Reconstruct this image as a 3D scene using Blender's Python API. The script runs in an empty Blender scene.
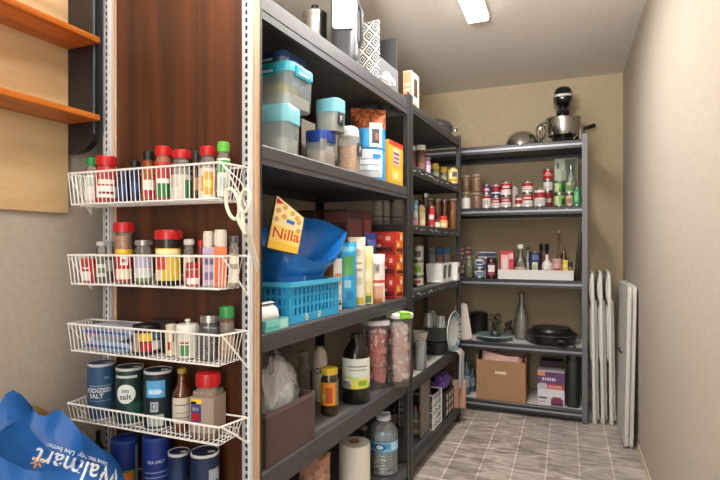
import bpy, bmesh, math, random
from mathutils import Vector, Matrix, noise
from mathutils.bvhtree import BVHTree
random.seed(7)
PI = math.pi
C = bpy.context.scene.collection

# ------------------------------------------------------------------ camera model
EYE = 1.14                       # eye height (m)
FPX, CX, HZ = 512.0, 360.0, 246.0
YAW = math.radians(22.0)
SN, CS = math.sin(YAW), math.cos(YAW)
cam_d = bpy.data.cameras.new('camera')
cam = bpy.data.objects.new('camera', cam_d); C.objects.link(cam)
cam.location = (0, 0, EYE); cam.rotation_euler = (PI/2, 0, YAW)
cam_d.sensor_width = 36.0; cam_d.lens = 36.0*FPX/720.0
cam_d.shift_y = (HZ-240.0)/720.0
cam_d.clip_start = 0.02
bpy.context.scene.camera = cam

# ------------------------------------------------------------------ materials
def lin(h):
    if isinstance(h, str):
        h = h.lstrip('#'); c = [int(h[i:i+2], 16)/255 for i in (0, 2, 4)]
    else: c = h
    return tuple(x/12.92 if x <= .04045 else ((x+.055)/1.055)**2.4 for x in c) + (1.0,)
_mc = {}
def M(col, rough=.5, metal=0.0, bump=0.0, scale=60, var=0.0, spec=.5, key=''):
    """plain coloured surface with a little procedural variation"""
    k = (col, rough, metal, bump, scale, var, spec, key)
    if k in _mc: return _mc[k]
    m = bpy.data.materials.new('surface'); m.use_nodes = True
    nt = m.node_tree; b = nt.nodes['Principled BSDF']
    b.inputs['Roughness'].default_value = rough; b.inputs['Metallic'].default_value = metal
    b.inputs['Specular IOR Level'].default_value = spec
    c = lin(col); b.inputs['Base Color'].default_value = c
    if var or bump:
        tc = nt.nodes.new('ShaderNodeTexCoord'); n = nt.nodes.new('ShaderNodeTexNoise')
        n.inputs['Scale'].default_value = scale; n.inputs['Detail'].default_value = 4
        nt.links.new(tc.outputs['Object'], n.inputs['Vector'])
        if var:
            r = nt.nodes.new('ShaderNodeMapRange')
            r.inputs['From Min'].default_value = .3; r.inputs['From Max'].default_value = .7
            r.inputs['To Min'].default_value = 1-var; r.inputs['To Max'].default_value = 1+var
            nt.links.new(n.outputs['Fac'], r.inputs['Value'])
            h = nt.nodes.new('ShaderNodeVectorMath'); h.operation = 'SCALE'
            h.inputs[0].default_value = c[:3]; nt.links.new(r.outputs[0], h.inputs['Scale'])
            nt.links.new(h.outputs[0], b.inputs['Base Color'])
        if bump:
            bp = nt.nodes.new('ShaderNodeBump'); bp.inputs['Strength'].default_value = bump
            bp.inputs['Distance'].default_value = .004
            nt.links.new(n.outputs['Fac'], bp.inputs['Height']); nt.links.new(bp.outputs[0], b.inputs['Normal'])
    _mc[k] = m; return m
def wood(c1, c2, scale=6.0, rough=.4, axis='Z', stretch=.08, key=''):
    k = ('wood', c1, c2, scale, rough, axis, stretch, key)
    if k in _mc: return _mc[k]
    m = bpy.data.materials.new('wood_grain'); m.use_nodes = True
    nt = m.node_tree; b = nt.nodes['Principled BSDF']; b.inputs['Roughness'].default_value = rough
    tc = nt.nodes.new('ShaderNodeTexCoord'); mp = nt.nodes.new('ShaderNodeMapping')
    s = [1.0, 1.0, 1.0]; s['XYZ'.index(axis)] = stretch
    mp.inputs['Scale'].default_value = s
    nt.links.new(tc.outputs['Object'], mp.inputs['Vector'])
    n1 = nt.nodes.new('ShaderNodeTexNoise'); n1.inputs['Scale'].default_value = scale*9
    n1.inputs['Detail'].default_value = 5; n1.inputs['Roughness'].default_value = .65
    n2 = nt.nodes.new('ShaderNodeTexNoise'); n2.inputs['Scale'].default_value = scale*1.6
    n2.inputs['Detail'].default_value = 2; n2.inputs['Distortion'].default_value = .6
    for n in (n1, n2): nt.links.new(mp.outputs[0], n.inputs['Vector'])
    ma = nt.nodes.new('ShaderNodeMath'); ma.operation = 'MULTIPLY'; ma.inputs[1].default_value = 9.0
    fr = nt.nodes.new('ShaderNodeMath'); fr.operation = 'PINGPONG'; fr.inputs[1].default_value = 1.0
    nt.links.new(n2.outputs['Fac'], ma.inputs[0]); nt.links.new(ma.outputs[0], fr.inputs[0])
    av = nt.nodes.new('ShaderNodeMix'); av.data_type = 'FLOAT'; av.inputs[0].default_value = .38
    nt.links.new(n1.outputs['Fac'], av.inputs[2]); nt.links.new(fr.outputs[0], av.inputs[3])
    cr = nt.nodes.new('ShaderNodeValToRGB'); nt.links.new(av.outputs[0], cr.inputs[0])
    cr.color_ramp.elements[0].position = .28; cr.color_ramp.elements[0].color = lin(c2)
    cr.color_ramp.elements[1].position = .72; cr.color_ramp.elements[1].color = lin(c1)
    nt.links.new(cr.outputs[0], b.inputs['Base Color'])
    _mc[k] = m; return m
def clear(col='#ffffff', op=.25, rough=.12, gloss=.3, key='', bump=0):
    """thin see-through plastic or glass: tinted transparency + diffuse film + reflections"""
    k = ('clear', col, op, rough, gloss, key, bump)
    if k in _mc: return _mc[k]
    m = bpy.data.materials.new('see_through'); m.use_nodes = True
    nt = m.node_tree; nt.nodes.remove(nt.nodes['Principled BSDF']); out = nt.nodes['Material Output']
    tr = nt.nodes.new('ShaderNodeBsdfTransparent'); c = lin(col)
    tr.inputs[0].default_value = tuple(.55+.45*x for x in c[:3]) + (1,)
    df = nt.nodes.new('ShaderNodeBsdfPrincipled'); df.inputs['Base Color'].default_value = c
    df.inputs['Roughness'].default_value = max(rough, .1)
    gl = nt.nodes.new('ShaderNodeBsdfGlossy'); gl.inputs['Roughness'].default_value = rough
    if bump:
        tc = nt.nodes.new('ShaderNodeTexCoord'); mp = nt.nodes.new('ShaderNodeMapping'); mp.inputs['Scale'].default_value = (1, 1, .35); mp.inputs['Rotation'].default_value = (.3, .5, 0)
        n = nt.nodes.new('ShaderNodeTexNoise'); n.inputs['Scale'].default_value = 38; n.inputs['Detail'].default_value = 5; n.inputs['Distortion'].default_value = 1.5
        bp = nt.nodes.new('ShaderNodeBump'); bp.inputs['Strength'].default_value = bump; bp.inputs['Distance'].default_value = .02
        nt.links.new(tc.outputs['Object'], mp.inputs[0]); nt.links.new(mp.outputs[0], n.inputs['Vector']); nt.links.new(n.outputs['Fac'], bp.inputs['Height'])
        nt.links.new(bp.outputs[0], df.inputs['Normal']); nt.links.new(bp.outputs[0], gl.inputs['Normal'])
    m1 = nt.nodes.new('ShaderNodeMixShader'); m1.inputs[0].default_value = op
    nt.links.new(tr.outputs[0], m1.inputs[1]); nt.links.new(df.outputs[0], m1.inputs[2])
    lw = nt.nodes.new('ShaderNodeLayerWeight'); lw.inputs[0].default_value = gloss
    m2 = nt.nodes.new('ShaderNodeMixShader')
    nt.links.new(lw.outputs['Fresnel'], m2.inputs[0])
    nt.links.new(m1.outputs[0], m2.inputs[1]); nt.links.new(gl.outputs[0], m2.inputs[2])
    nt.links.new(m2.outputs[0], out.inputs[0])
    _mc[k] = m; return m
def speck(c1, c2, scale=120, rough=.7, lo=.4, hi=.6, key=''):
    """two-colour speckle (grains, pretzels, spices)"""
    k = ('speck', c1, c2, scale, rough, lo, hi, key)
    if k in _mc: return _mc[k]
    m = bpy.data.materials.new('speckled'); m.use_nodes = True
    nt = m.node_tree; b = nt.nodes['Principled BSDF']; b.inputs['Roughness'].default_value = rough
    tc = nt.nodes.new('ShaderNodeTexCoord'); v = nt.nodes.new('ShaderNodeTexVoronoi')
    v.inputs['Scale'].default_value = scale; nt.links.new(tc.outputs['Object'], v.inputs['Vector'])
    cr = nt.nodes.new('ShaderNodeValToRGB')
    sep = nt.nodes.new('ShaderNodeSeparateColor'); nt.links.new(v.outputs['Color'], sep.inputs[0])
    nt.links.new(sep.outputs[0], cr.inputs[0])
    cr.color_ramp.elements[0].position = lo; cr.color_ramp.elements[0].color = lin(c1)
    cr.color_ramp.elements[1].position = hi; cr.color_ramp.elements[1].color = lin(c2)
    nt.links.new(cr.outputs[0], b.inputs['Base Color'])
    bp = nt.nodes.new('ShaderNodeBump'); bp.inputs['Strength'].default_value = .4; bp.inputs['Distance'].default_value = .003
    nt.links.new(v.outputs['Distance'], bp.inputs['Height']); nt.links.new(bp.outputs[0], b.inputs['Normal'])
    _mc[k] = m; return m
def glow(col, s):
    m = bpy.data.materials.new('lamp_diffuser'); m.use_nodes = True
    b = m.node_tree.nodes['Principled BSDF']; b.inputs['Emission Color'].default_value = lin(col)
    b.inputs['Emission Strength'].default_value = s; b.inputs['Base Color'].default_value = lin(col); return m

WHITE = M('#e8e6e0', .5); OFFW = M('#d9d4c8', .6); BLACK = M('#0c0c0d', .45); CHAR = M('#26262a', .5)
RED = M('#b3161b', .35); DRED = M('#7a1420', .45); GREEN = M('#1f7a34', .4); LGREEN = M('#5fae3a', .4)
NAVY = M('#14244a', .4); BLUE = M('#1c5aa8', .4); LBLUE = M('#6fb6de', .45); YEL = M('#e9c12c', .45)
ORANGE = M('#dd6a25', .45); PURPLE = M('#6a3680', .45); PINK = M('#e3a7a8', .6); BROWN = M('#4a2a1a', .5)
TAN = M('#b48a5a', .6); CREAM = M('#e4d8bb', .55); GREY = M('#8c8c8c', .5); LGREY = M('#bcbcba', .5)
STEEL = M('#c2beb6', .18, 1.0); BRUSH = M('#a8a6a2', .32, 1.0)
GLASS = clear('#e6eeea', .06, .05, .35); GLASSG = clear('#9fb0a0', .30, .06, .35); GLASSB = clear('#8fb6cc', .2, .08, .4)
PLAST = clear('#f4f9fb', .28, .2, .22); PLASTC = clear('#f2f6f8', .18, .15, .3)

# ------------------------------------------------------------------ mesh builder
class MB:
    def __init__(s): s.bm = bmesh.new(); s.mats = []
    def mi(s, m):
        if m not in s.mats: s.mats.append(m)
        return s.mats.index(m)
    def _fin(s, vs, X):
        if X is not None: bmesh.ops.transform(s.bm, matrix=X, verts=list(vs))
    def box(s, c, size, m, rot=None, bev=0.0, seg=2, X=None, taper=None):
        old = set(s.bm.verts) if bev > 0 else None
        g = bmesh.ops.create_cube(s.bm, size=1.0)['verts']
        for v in g:
            v.co = Vector((v.co.x*size[0], v.co.y*size[1], v.co.z*size[2]))
            if taper and v.co.z > 0: v.co.x *= taper; v.co.y *= taper
        fs = {f for v in g for f in v.link_faces}; i = s.mi(m)
        for f in fs: f.material_index = i
        if bev > 0:
            es = {e for v in g for e in v.link_edges}
            bmesh.ops.bevel(s.bm, geom=list(es), offset=min(bev, min(size)*.45), segments=seg, affect='EDGES', profile=.5)
            g = [v for v in s.bm.verts if v not in old]
        T = Matrix.Translation(c)
        if rot is not None:
            T = T @ (rot if isinstance(rot, Matrix) else Matrix.Rotation(rot[2], 4, 'Z') @ Matrix.Rotation(rot[1], 4, 'Y') @ Matrix.Rotation(rot[0], 4, 'X'))
        s._fin(g, T); s._fin(g, X); return g
    def rings(s, rings, m, cap0=True, cap1=True, closed=True, X=None, mats=None):
        """rings: lists of points (same length) lofted together"""
        vr = [[s.bm.verts.new(p) for p in r] for r in rings]; i = s.mi(m); n = len(vr[0])
        for a in range(len(vr)-1):
            k = s.mi(mats[a]) if mats and mats[a] else i
            for j in range(n if closed else n-1):
                q = [vr[a][j], vr[a][(j+1) % n], vr[a+1][(j+1) % n], vr[a+1][j]]
                try: s.bm.faces.new(q).material_index = k
                except ValueError: pass
        if cap0: s.bm.faces.new(list(reversed(vr[0]))).material_index = s.mi(mats[0]) if mats and mats[0] else i
        if cap1: s.bm.faces.new(vr[-1]).material_index = s.mi(mats[-1]) if mats and mats[-1] else i
        allv = [v for r in vr for v in r]; s._fin(allv, X); return allv
    def lathe(s, prof, m, seg=20, X=None, mats=None, cap0=True, cap1=True):
        R = [[(max(r, 1e-5)*math.cos(2*PI*j/seg), max(r, 1e-5)*math.sin(2*PI*j/seg), z) for j in range(seg)] for r, z in prof]
        return s.rings(R, m, cap0, cap1, True, X, mats)
    def rrect(s, levels, m, n=4, X=None, cap0=True, cap1=True, mats=None):
        """levels: (z, w, d, corner radius) or (z, w, d, r, cx, cy)"""
        R = []
        for L in levels:
            z, w, d, r = L[:4]; ox, oy = (L[4], L[5]) if len(L) > 4 else (0, 0)
            r = max(1e-4, min(r, w*.499, d*.499)); ring = []
            for q, (sx, sy) in enumerate(((1, 1), (-1, 1), (-1, -1), (1, -1))):
                for k in range(n+1):
                    a = q*PI/2 + k*PI/2/n
                    ring.append((ox+sx*(w/2-r)+r*math.cos(a), oy+sy*(d/2-r)+r*math.sin(a), z))
            R.append(ring)
        return s.rings(R, m, cap0, cap1, True, X, mats)
    def tube(s, pts, r, m, sides=6, closed=False, X=None):
        P = [Vector(p) for p in pts]; n = len(P); R = []; up = None
        for i in range(n):
            if closed: d = (P[(i+1) % n]-P[i-1])
            else: d = P[min(i+1, n-1)]-P[max(i-1, 0)]
            if d.length < 1e-9: d = Vector((0, 0, 1))
            d.normalize()
            if up is None: up = Vector((0, 0, 1)) if abs(d.z) < .9 else Vector((1, 0, 0))
            a = up - d*up.dot(d)
            if a.length < 1e-6: a = d.orthogonal()
            a.normalize(); b = d.cross(a); up = a
            rr = r[i] if isinstance(r, (list, tuple)) else r
            R.append([P[i]+(a*math.cos(2*PI*k/sides)+b*math.sin(2*PI*k/sides))*rr for k in range(sides)])
        if closed: R.append(R[0]); 
        if closed:
            vr = [[s.bm.verts.new(p) for p in r_] for r_ in R[:-1]]; i = s.mi(m)
            for a in range(n):
                for j in range(sides):
                    s.bm.faces.new([vr[a][j], vr[a][(j+1) % sides], vr[(a+1) % n][(j+1) % sides], vr[(a+1) % n][j]]).material_index = i
            av = [v for r_ in vr for v in r_]; s._fin(av, X); return av
        return s.rings(R, m, True, True, True, X)
    def prism(s, poly, t0, t1, m, axis='y', X=None):
        """2-D outline extruded along an axis: y -> (x,z) outline, x -> (y,z), z -> (x,y)"""
        f = {'y': lambda p, t: (p[0], t, p[1]), 'x': lambda p, t: (t, p[0], p[1]), 'z': lambda p, t: (p[0], p[1], t)}[axis]
        return s.rings([[f(p, t0) for p in poly], [f(p, t1) for p in poly]], m, X=X)
    def quad(s, pts, m, X=None):
        v = [s.bm.verts.new(p) for p in pts]; s.bm.faces.new(v).material_index = s.mi(m); s._fin(v, X); return v
    def ball(s, c, rad, m, sub=2, X=None, amp=0.0, freq=8.0, seed=0.0):
        g = bmesh.ops.create_icosphere(s.bm, subdivisions=sub, radius=1.0)['verts']; i = s.mi(m)
        for f in {f for v in g for f in v.link_faces}: f.material_index = i
        for v in g:
            k = 1+amp*noise.noise(v.co*freq/4+Vector((seed, seed*2.3, 1.7))) if amp else 1
            v.co = Vector((v.co.x*rad[0]*k, v.co.y*rad[1]*k, v.co.z*rad[2]*k)) + Vector(c)
        s._fin(g, X); return g
    def band(s, r, z0, z1, base, patches=(), X=None, a0=-180, a1=180, step=15):
        """paper label wrapped on a cylinder; patches (deg0, deg1, v0, v1, material); 0 deg faces local -Y"""
        U = {a0, a1} | {x for p in patches for x in p[:2] if a0 <= x <= a1} | set(range(int(a0), int(a1)+1, step))
        V = {0., 1.} | {x for p in patches for x in p[2:4]}
        U = sorted(U); V = sorted(V)
        rr = r if callable(r) else (lambda v: r)
        P = lambda u, v: (rr(v)*math.sin(math.radians(u)), -rr(v)*math.cos(math.radians(u)), z0+(z1-z0)*v)
        G = [[s.bm.verts.new(P(u, v)) for u in U] for v in V]
        for j in range(len(V)-1):
            for i in range(len(U)-1):
                cu, cv = (U[i]+U[i+1])/2, (V[j]+V[j+1])/2; m = base
                for p in patches:
                    if p[0] <= cu <= p[1] and p[2] <= cv <= p[3]: m = p[4]
                s.bm.faces.new([G[j][i], G[j][i+1], G[j+1][i+1], G[j+1][i]]).material_index = s.mi(m)
        s._fin([v for r_ in G for v in r_], X)
    def add_mesh(s, me, m, X=None):
        ov, of = set(s.bm.verts), set(s.bm.faces); s.bm.from_mesh(me); i = s.mi(m)
        for f in s.bm.faces:
            if f not in of: f.material_index = i
        s._fin([v for v in s.bm.verts if v not in ov], X)
    def text(s, txt, size, m, X):
        """flat lettering in the local XY plane, centred"""
        s.add_mesh(text_mesh(txt), m, X @ Matrix.Scale(size, 4))
    def out(s, name, parent=None, smooth=35):
        bmesh.ops.remove_doubles(s.bm, verts=s.bm.verts, dist=1e-6)
        bmesh.ops.recalc_face_normals(s.bm, faces=s.bm.faces)
        me = bpy.data.meshes.new(name); s.bm.to_mesh(me); s.bm.free()
        for m in s.mats: me.materials.append(m)
        for p in me.polygons: p.use_smooth = True
        me.set_sharp_from_angle(angle=math.radians(smooth))
        o = bpy.data.objects.new(name, me); C.objects.link(o)
        if parent is not None: o.parent = parent
        return o
_tm = {}
def text_mesh(txt):
    if txt in _tm: return _tm[txt]
    cu = bpy.data.curves.new('lettering', 'FONT'); cu.body = txt; cu.align_x = 'CENTER'; cu.align_y = 'CENTER'
    cu.resolution_u = 2; cu.offset = .012
    o = bpy.data.objects.new('lettering', cu); C.objects.link(o)
    dg = bpy.context.evaluated_depsgraph_get(); dg.update()
    me = bpy.data.meshes.new_from_object(o.evaluated_get(dg))
    bpy.data.objects.remove(o); _tm[txt] = me; return me

def thing(name, label, cat, loc=(0, 0, 0), rz=0.0, group=None, rot=None):
    o = bpy.data.objects.new(name, None); C.objects.link(o); o.empty_display_size = .05
    o.location = loc; o.rotation_euler = rot if rot else (0, 0, rz)
    o['label'] = label; o['category'] = cat
    if group: o['group'] = group
    return o
def tag(o, label, cat, group=None):
    o['label'] = label; o['category'] = cat
    if group: o['group'] = group
    return o
def struct(o): o['kind'] = 'structure'; return o
def copy_tree(o, parent=None):
    c = o.copy(); C.objects.link(c)
    if parent is not None: c.parent = parent
    for ch in list(o.children): copy_tree(ch, c)
    return c
FR = Matrix.Rotation(PI/2, 4, 'X')                       # XY lettering -> stands up facing -Y
def front(x, y, z, tilt=0): return Matrix.Translation((x, y, z)) @ Matrix.Rotation(tilt, 4, 'Y') @ FR
def side(x, y, z): return Matrix.Translation((x, y, z)) @ Matrix.Rotation(-PI/2, 4, 'Z') @ FR    # faces -X

# ------------------------------------------------------------------ frames for the shelf runs
def ray(px):
    t = (px-CX)/FPX
    return Vector((-SN+CS*t, CS+SN*t))                    # per metre of camera depth
class Frame:
    def __init__(s, ox, oy, ax, ay):
        s.o = Vector((ox, oy)); s.a = Vector((ax, ay)).normalized(); s.n = Vector((-s.a.y, s.a.x)); s.rz = math.atan2(s.a.y, s.a.x)
    def at(s, u, b, z=0): p = s.o+s.a*u+s.n*b; return Vector((p.x, p.y, z))
    def hit(s, px, b):
        """where the sight line of a photo column meets the line a distance b behind the shelf front"""
        r = ray(px); q = s.o+s.n*b
        det = r.x*(-s.a.y)+r.y*s.a.x
        zc = (q.x*(-s.a.y)+q.y*s.a.x)/det
        p = r*zc; return (p-q).dot(s.a), zc
    def depth(s, u, px):
        """distance behind the front at station u seen in a photo column"""
        r = ray(px); q = s.o+s.a*u
        det = r.x*(-s.n.y)+r.y*s.n.x
        zc = (q.x*(-s.n.y)+q.y*s.n.x)/det
        return (r*zc-q).dot(s.n)
def zt(py, zc): return EYE+(HZ-py)*zc/FPX
U1 = Frame(-.764, 1.149, .065, .9979); U1.L = 1.185
U2 = Frame(-.687, 2.345, .048, 1.0); U2.L = .995
UB = Frame(-1.08, 3.588, 1.0, -.015); UB.L = 1.2022
DR = Frame(-1.36, 1.113, 1.0, 0.0); DR.L = 0
def rnd(F, z, px, w, ytop, b):
    """round thing: photo column, width in px, top row, distance of its axis behind the front; kept clear of the posts"""
    u, zc = F.hit(px, b); r = w/2*zc/FPX
    if F.L:
        while u+r > F.L-.014 and b > r+.004: b -= .004; u, zc = F.hit(px, b)
        r = w/2*zc/FPX; um = F.L-(.014 if b-r > .034 else .035)-r
        if u > um: u = um; q = F.at(u, b); zc = -q.x*SN+q.y*CS
    h = zt(ytop, zc+(r if ytop > HZ else -r))-z
    p = F.at(u, b, z); rz = math.atan2(-p.y, -p.x)+PI/2
    return p, r, max(h, .02), rz
def bxs(F, z, pl, pr, ytop, b, pe=None, d=None, yat=None):
    """box with its front face between two photo columns; the end face reaches column pe"""
    u0, z0 = F.hit(pl, b); u1, z1 = F.hit(pr, b)
    if F.L: u1 = min(u1, F.L-(.014 if b > .034 else .035) if b >= -.01 else 9)
    if d is None: d = F.depth(u0, pe)-b
    zz = z0 if yat is None else F.hit(yat, b)[1]
    h = zt(ytop, zz)-z
    return F.at((u0+u1)/2, b+d/2, z), u1-u0, d, max(h, .01), F.rz
# ------------------------------------------------------------------ room shell
XL, XR, YB, YF, ZC = -1.36, .372, 4.10, -1.3, 2.38
def wallmat(c, var=.05, bump=.25):
    return M(c, .85, 0, bump, 55, var, .2, 'wall')
def shell(name, lo, hi, m):
    b = MB(); b.box([(a+c)/2 for a, c in zip(lo, hi)], [c-a for a, c in zip(lo, hi)], m); return struct(b.out(name))
def tile_mat():
    m = bpy.data.materials.new('vinyl_tile'); m.use_nodes = True; nt = m.node_tree; b = nt.nodes['Principled BSDF']
    tc = nt.nodes.new('ShaderNodeTexCoord'); mp = nt.nodes.new('ShaderNodeMapping')
    mp.inputs['Location'].default_value = (.099+.158*20, -2.71+.24*20, 0)
    nt.links.new(tc.outputs['Object'], mp.inputs['Vector'])
    br = nt.nodes.new('ShaderNodeTexBrick'); br.offset = 0; br.squash = 1
    br.inputs['Scale'].default_value = 1; br.inputs['Brick Width'].default_value = .158; br.inputs['Row Height'].default_value = .24
    br.inputs['Mortar Size'].default_value = .0045; br.inputs['Mortar Smooth'].default_value = .3
    br.inputs['Color1'].default_value = lin('#aea59d'); br.inputs['Color2'].default_value = lin('#9d948b'); br.inputs['Mortar'].default_value = lin('#c8c0b6')
    br.inputs['Bias'].default_value = -.1
    nt.links.new(mp.outputs[0], br.inputs['Vector'])
    n = nt.nodes.new('ShaderNodeTexNoise'); n.inputs['Scale'].default_value = 7; n.inputs['Detail'].default_value = 7; n.inputs['Distortion'].default_value = 1.2
    mp2 = nt.nodes.new('ShaderNodeMapping'); mp2.inputs['Scale'].default_value = (1, 2.6, 1)
    nt.links.new(tc.outputs['Object'], mp2.inputs['Vector']); nt.links.new(mp2.outputs[0], n.inputs['Vector'])
    r = nt.nodes.new('ShaderNodeMapRange'); r.inputs['From Min'].default_value = .32; r.inputs['From Max'].default_value = .68
    r.inputs['To Min'].default_value = .58; r.inputs['To Max'].default_value = 1.38; nt.links.new(n.outputs['Fac'], r.inputs['Value'])
    mx = nt.nodes.new('ShaderNodeVectorMath'); mx.operation = 'SCALE'
    nt.links.new(br.outputs['Color'], mx.inputs[0]); nt.links.new(r.outputs[0], mx.inputs['Scale'])
    nt.links.new(mx.outputs[0], b.inputs['Base Color']); b.inputs['Roughness'].default_value = .42
    bp = nt.nodes.new('ShaderNodeBump'); bp.inputs['Strength'].default_value = .3; bp.inputs['Distance'].default_value = .002; bp.invert = True
    nt.links.new(br.outputs['Fac'], bp.inputs['Height']); nt.links.new(bp.outputs[0], b.inputs['Normal'])
    return m
shell('floor', (XL-.1, YF, -.06), (XR+.1, YB+.1, 0), tile_mat())
shell('ceiling', (XL-.1, YF, ZC), (XR+.1, YB+.1, ZC+.06), wallmat('#e2dbd2'))
shell('wall_left', (XL-.1, YF, 0), (XL, YB+.1, ZC), wallmat('#aba193'))
shell('wall_right', (XR, YF, 0), (XR+.1, YB+.1, ZC), wallmat('#c0b5a7'))
shell('wall_back', (XL, YB, 0), (XR, YB+.1, ZC), wallmat('#bcab8d'))
bb = MB(); bb.prism([(XR-.008, 0), (XR, 0), (XR, .03), (XR-.004, .03)], YF, YB-.0, M('#cfc0a8', .6), 'y')
struct(bb.out('baseboard_right'))

# ceiling strip lamp over the aisle
def ceiling_lamp(y0, y1, x, label):
    t = thing('ceiling_lamp', label, 'ceiling lamp', (x, (y0+y1)/2, ZC))
    b = MB(); b.box((0, 0, -.012), (.125, y1-y0, .024), M('#e4e0d8', .4), bev=.004); b.out('lamp_housing', t)
    b = MB(); b.rrect([(-.040, .10, y1-y0-.02, .008), (-.036, .108, y1-y0-.014, .01), (-.0241, .112, y1-y0-.010, .01)], glow('#fff6e8', 7.0)); b.out('diffuser', t)
    return t
ceiling_lamp(1.55, 2.79, -.44, 'white glowing strip lamp mounted on the beige ceiling above the aisle')

# ------------------------------------------------------------------ steel shelving runs
STEELM = M('#4d4b4d', .42, .25, .12, 90, .12, .5, 'powder'); STEELD = M('#3c3b3c', .42, .25, .12, 90, .12, .5, 'powder'); STEELT = M('#636160', .45, .15, .1, 40, .15)
STEELG = M('#6c6b6f', .4, .3, .1, 90, .1); STEELB = M('#37363a', .35, .3, .1, 90, .1); LINER = M('#a7a5a0', .6, 0, .1, 30, .08)
HOLE = M('#060606', .8); DOT = M('#a3a19c', .5)
def shelving(F, L, D, levels, label, postm, beamm, deckm, dotted=(), H_=1.86, group=None, liner=(), highlight=None):
    t = thing('shelving_unit', label, 'shelving unit', F.at(0, 0, 0), F.rz, 'black steel shelving runs of the pantry')
    P = .032
    for (x, y, sx, sy) in ((0, 0, 1, 1), (L, 0, -1, 1), (0, D, 1, -1), (L, D, -1, -1)):
        b = MB(); th = .004
        b.prism([(x, y), (x+sx*P, y), (x+sx*P, y+sy*th), (x+sx*th, y+sy*th), (x+sx*th, y+sy*P), (x, y+sy*P)], 0, H_, postm, 'z')
        b.box((x+sx*P*.5, y+sy*P*.5, .006), (P, P, .012), BLACK, bev=.003)
        b.out('post', t)
    for i, (z, lip) in enumerate(levels):
        b = MB(); b.box((L/2, D/2, z-.011), (L-.012, D-.03, .018), liner[i] if liner and liner[i] else deckm)
        k = b.out('shelf', t)
        f = MB(); y0 = .0045
        prof = [(y0, z-lip), (y0+.010, z-lip), (y0+.012, z-.012), (y0+.03, z-.0205), (y0+.03, z), (y0+.004, z+.0005), (y0, z-.004)]
        f.prism(prof, .004, L-.004, beamm, 'x')
        f.box((L/2, y0-.0008, z-lip*.55), (L-.01, .0016, lip*.25), highlight or beamm)
        if i in dotted:
            n = int(L/.026); rr = random.Random(i)
            for q in range(n):
                if rr.random() < .5:
                    f.box((.05+(L-.1)*q/n, y0-.0012, z-lip*(.35+.3*rr.random())), (.009+.008*rr.random(), .0022, .007), DOT)
        f.out('shelf_beam', k)
        g = MB(); g.box((L/2, D-.0105, z-lip/2), (L-.012, .010, lip), beamm); g.out('rear_beam', k)
        for x in (.0095, L-.0095):
            g = MB(); g.box((x, D/2, z-lip/2), (.010, D-.02, lip), beamm); g.out('side_beam', k)
    return t
Z1 = [1.83, 1.416, .90, .52, .11]
Z2 = [1.83, 1.53, 1.245, .92, .48, .105]
Z3 = [1.825, 1.40, .915, .48, .08]
shelving(U1, 1.185, .5, [(Z1[0], .072), (Z1[1], .055), (Z1[2], .05)]+[(Z1[3], .065), (Z1[4], .05)],
         'tall dark steel shelving run right behind the wooden door with the spice baskets', STEELD, STEELM, STEELT)
shelving(U2, .995, .5, [(z, .045) for z in Z2], 'dark steel shelving run in the middle, holding white bins and amber jars',
         STEELD, STEELD, STEELT, (1, 2, 3), liner=(None, None, None, None, LINER, None))
shelving(UB, 1.2022, .45, [(z, .05) for z in Z3], 'grey steel shelving run against the far wall, under the stand mixer', STEELG, STEELB, M('#5a5858', .45, .2),
         (1,), liner=(None, None, None, M('#c6c3bd', .6), M('#cfccc6', .6)), highlight=M('#97959a', .35, .3))  # paler band paints a highlight along each beam front

# ------------------------------------------------------------------ open wooden door with slotted standards
DX0, DX1, DY = -1.222, -.738, 1.113
d = thing('door_1', 'brown wood-grained door leaf with white slotted standards carrying wire spice baskets', 'door', ((DX0+DX1)/2, DY, 0)); d['kind'] = 'structure'
W = DX1-DX0
b = MB(); b.box((0, .0085, 1.03), (W-.002, .014, 2.02), wood('#55290c', '#341805', 5, .5, 'Z', .035, 'door')); b.out('door_panel', d)
b = MB(); b.box((W/2-.004, .0090, 1.03), (.01, .018, 2.02), wood('#d5b08c', '#b9906c', 5, .6, 'Z', .05)); b.box((-W/2+.004, .0090, 1.03), (.01, .018, 2.02), wood('#d5b08c', '#b9906c', 5, .6, 'Z', .05)); b.out('door_edge', d)
STDM = M('#c9c9cb', .4, .3)
for pxc in (109.3, 248.8):
    x = DR.hit(pxc, -.006)[0]+DR.o.x-(DX0+DX1)/2
    b = MB(); b.box((x, -.006, 1.03), (.026, .011, 1.9), STDM, bev=.002)
    b.box((x+.0085, -.0145, 1.03), (.006, .008, 1.9), M('#e2e2e4', .35, .2))
    b.box((x-.0115, -.0135, 1.03), (.003, .006, 1.9), STDM)
    for k in range(92):
        b.box((x-.003, -.0117, .12+k*.0197), (.006, .002, .011), HOLE)
    b.out('slotted_standard', d)

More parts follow.
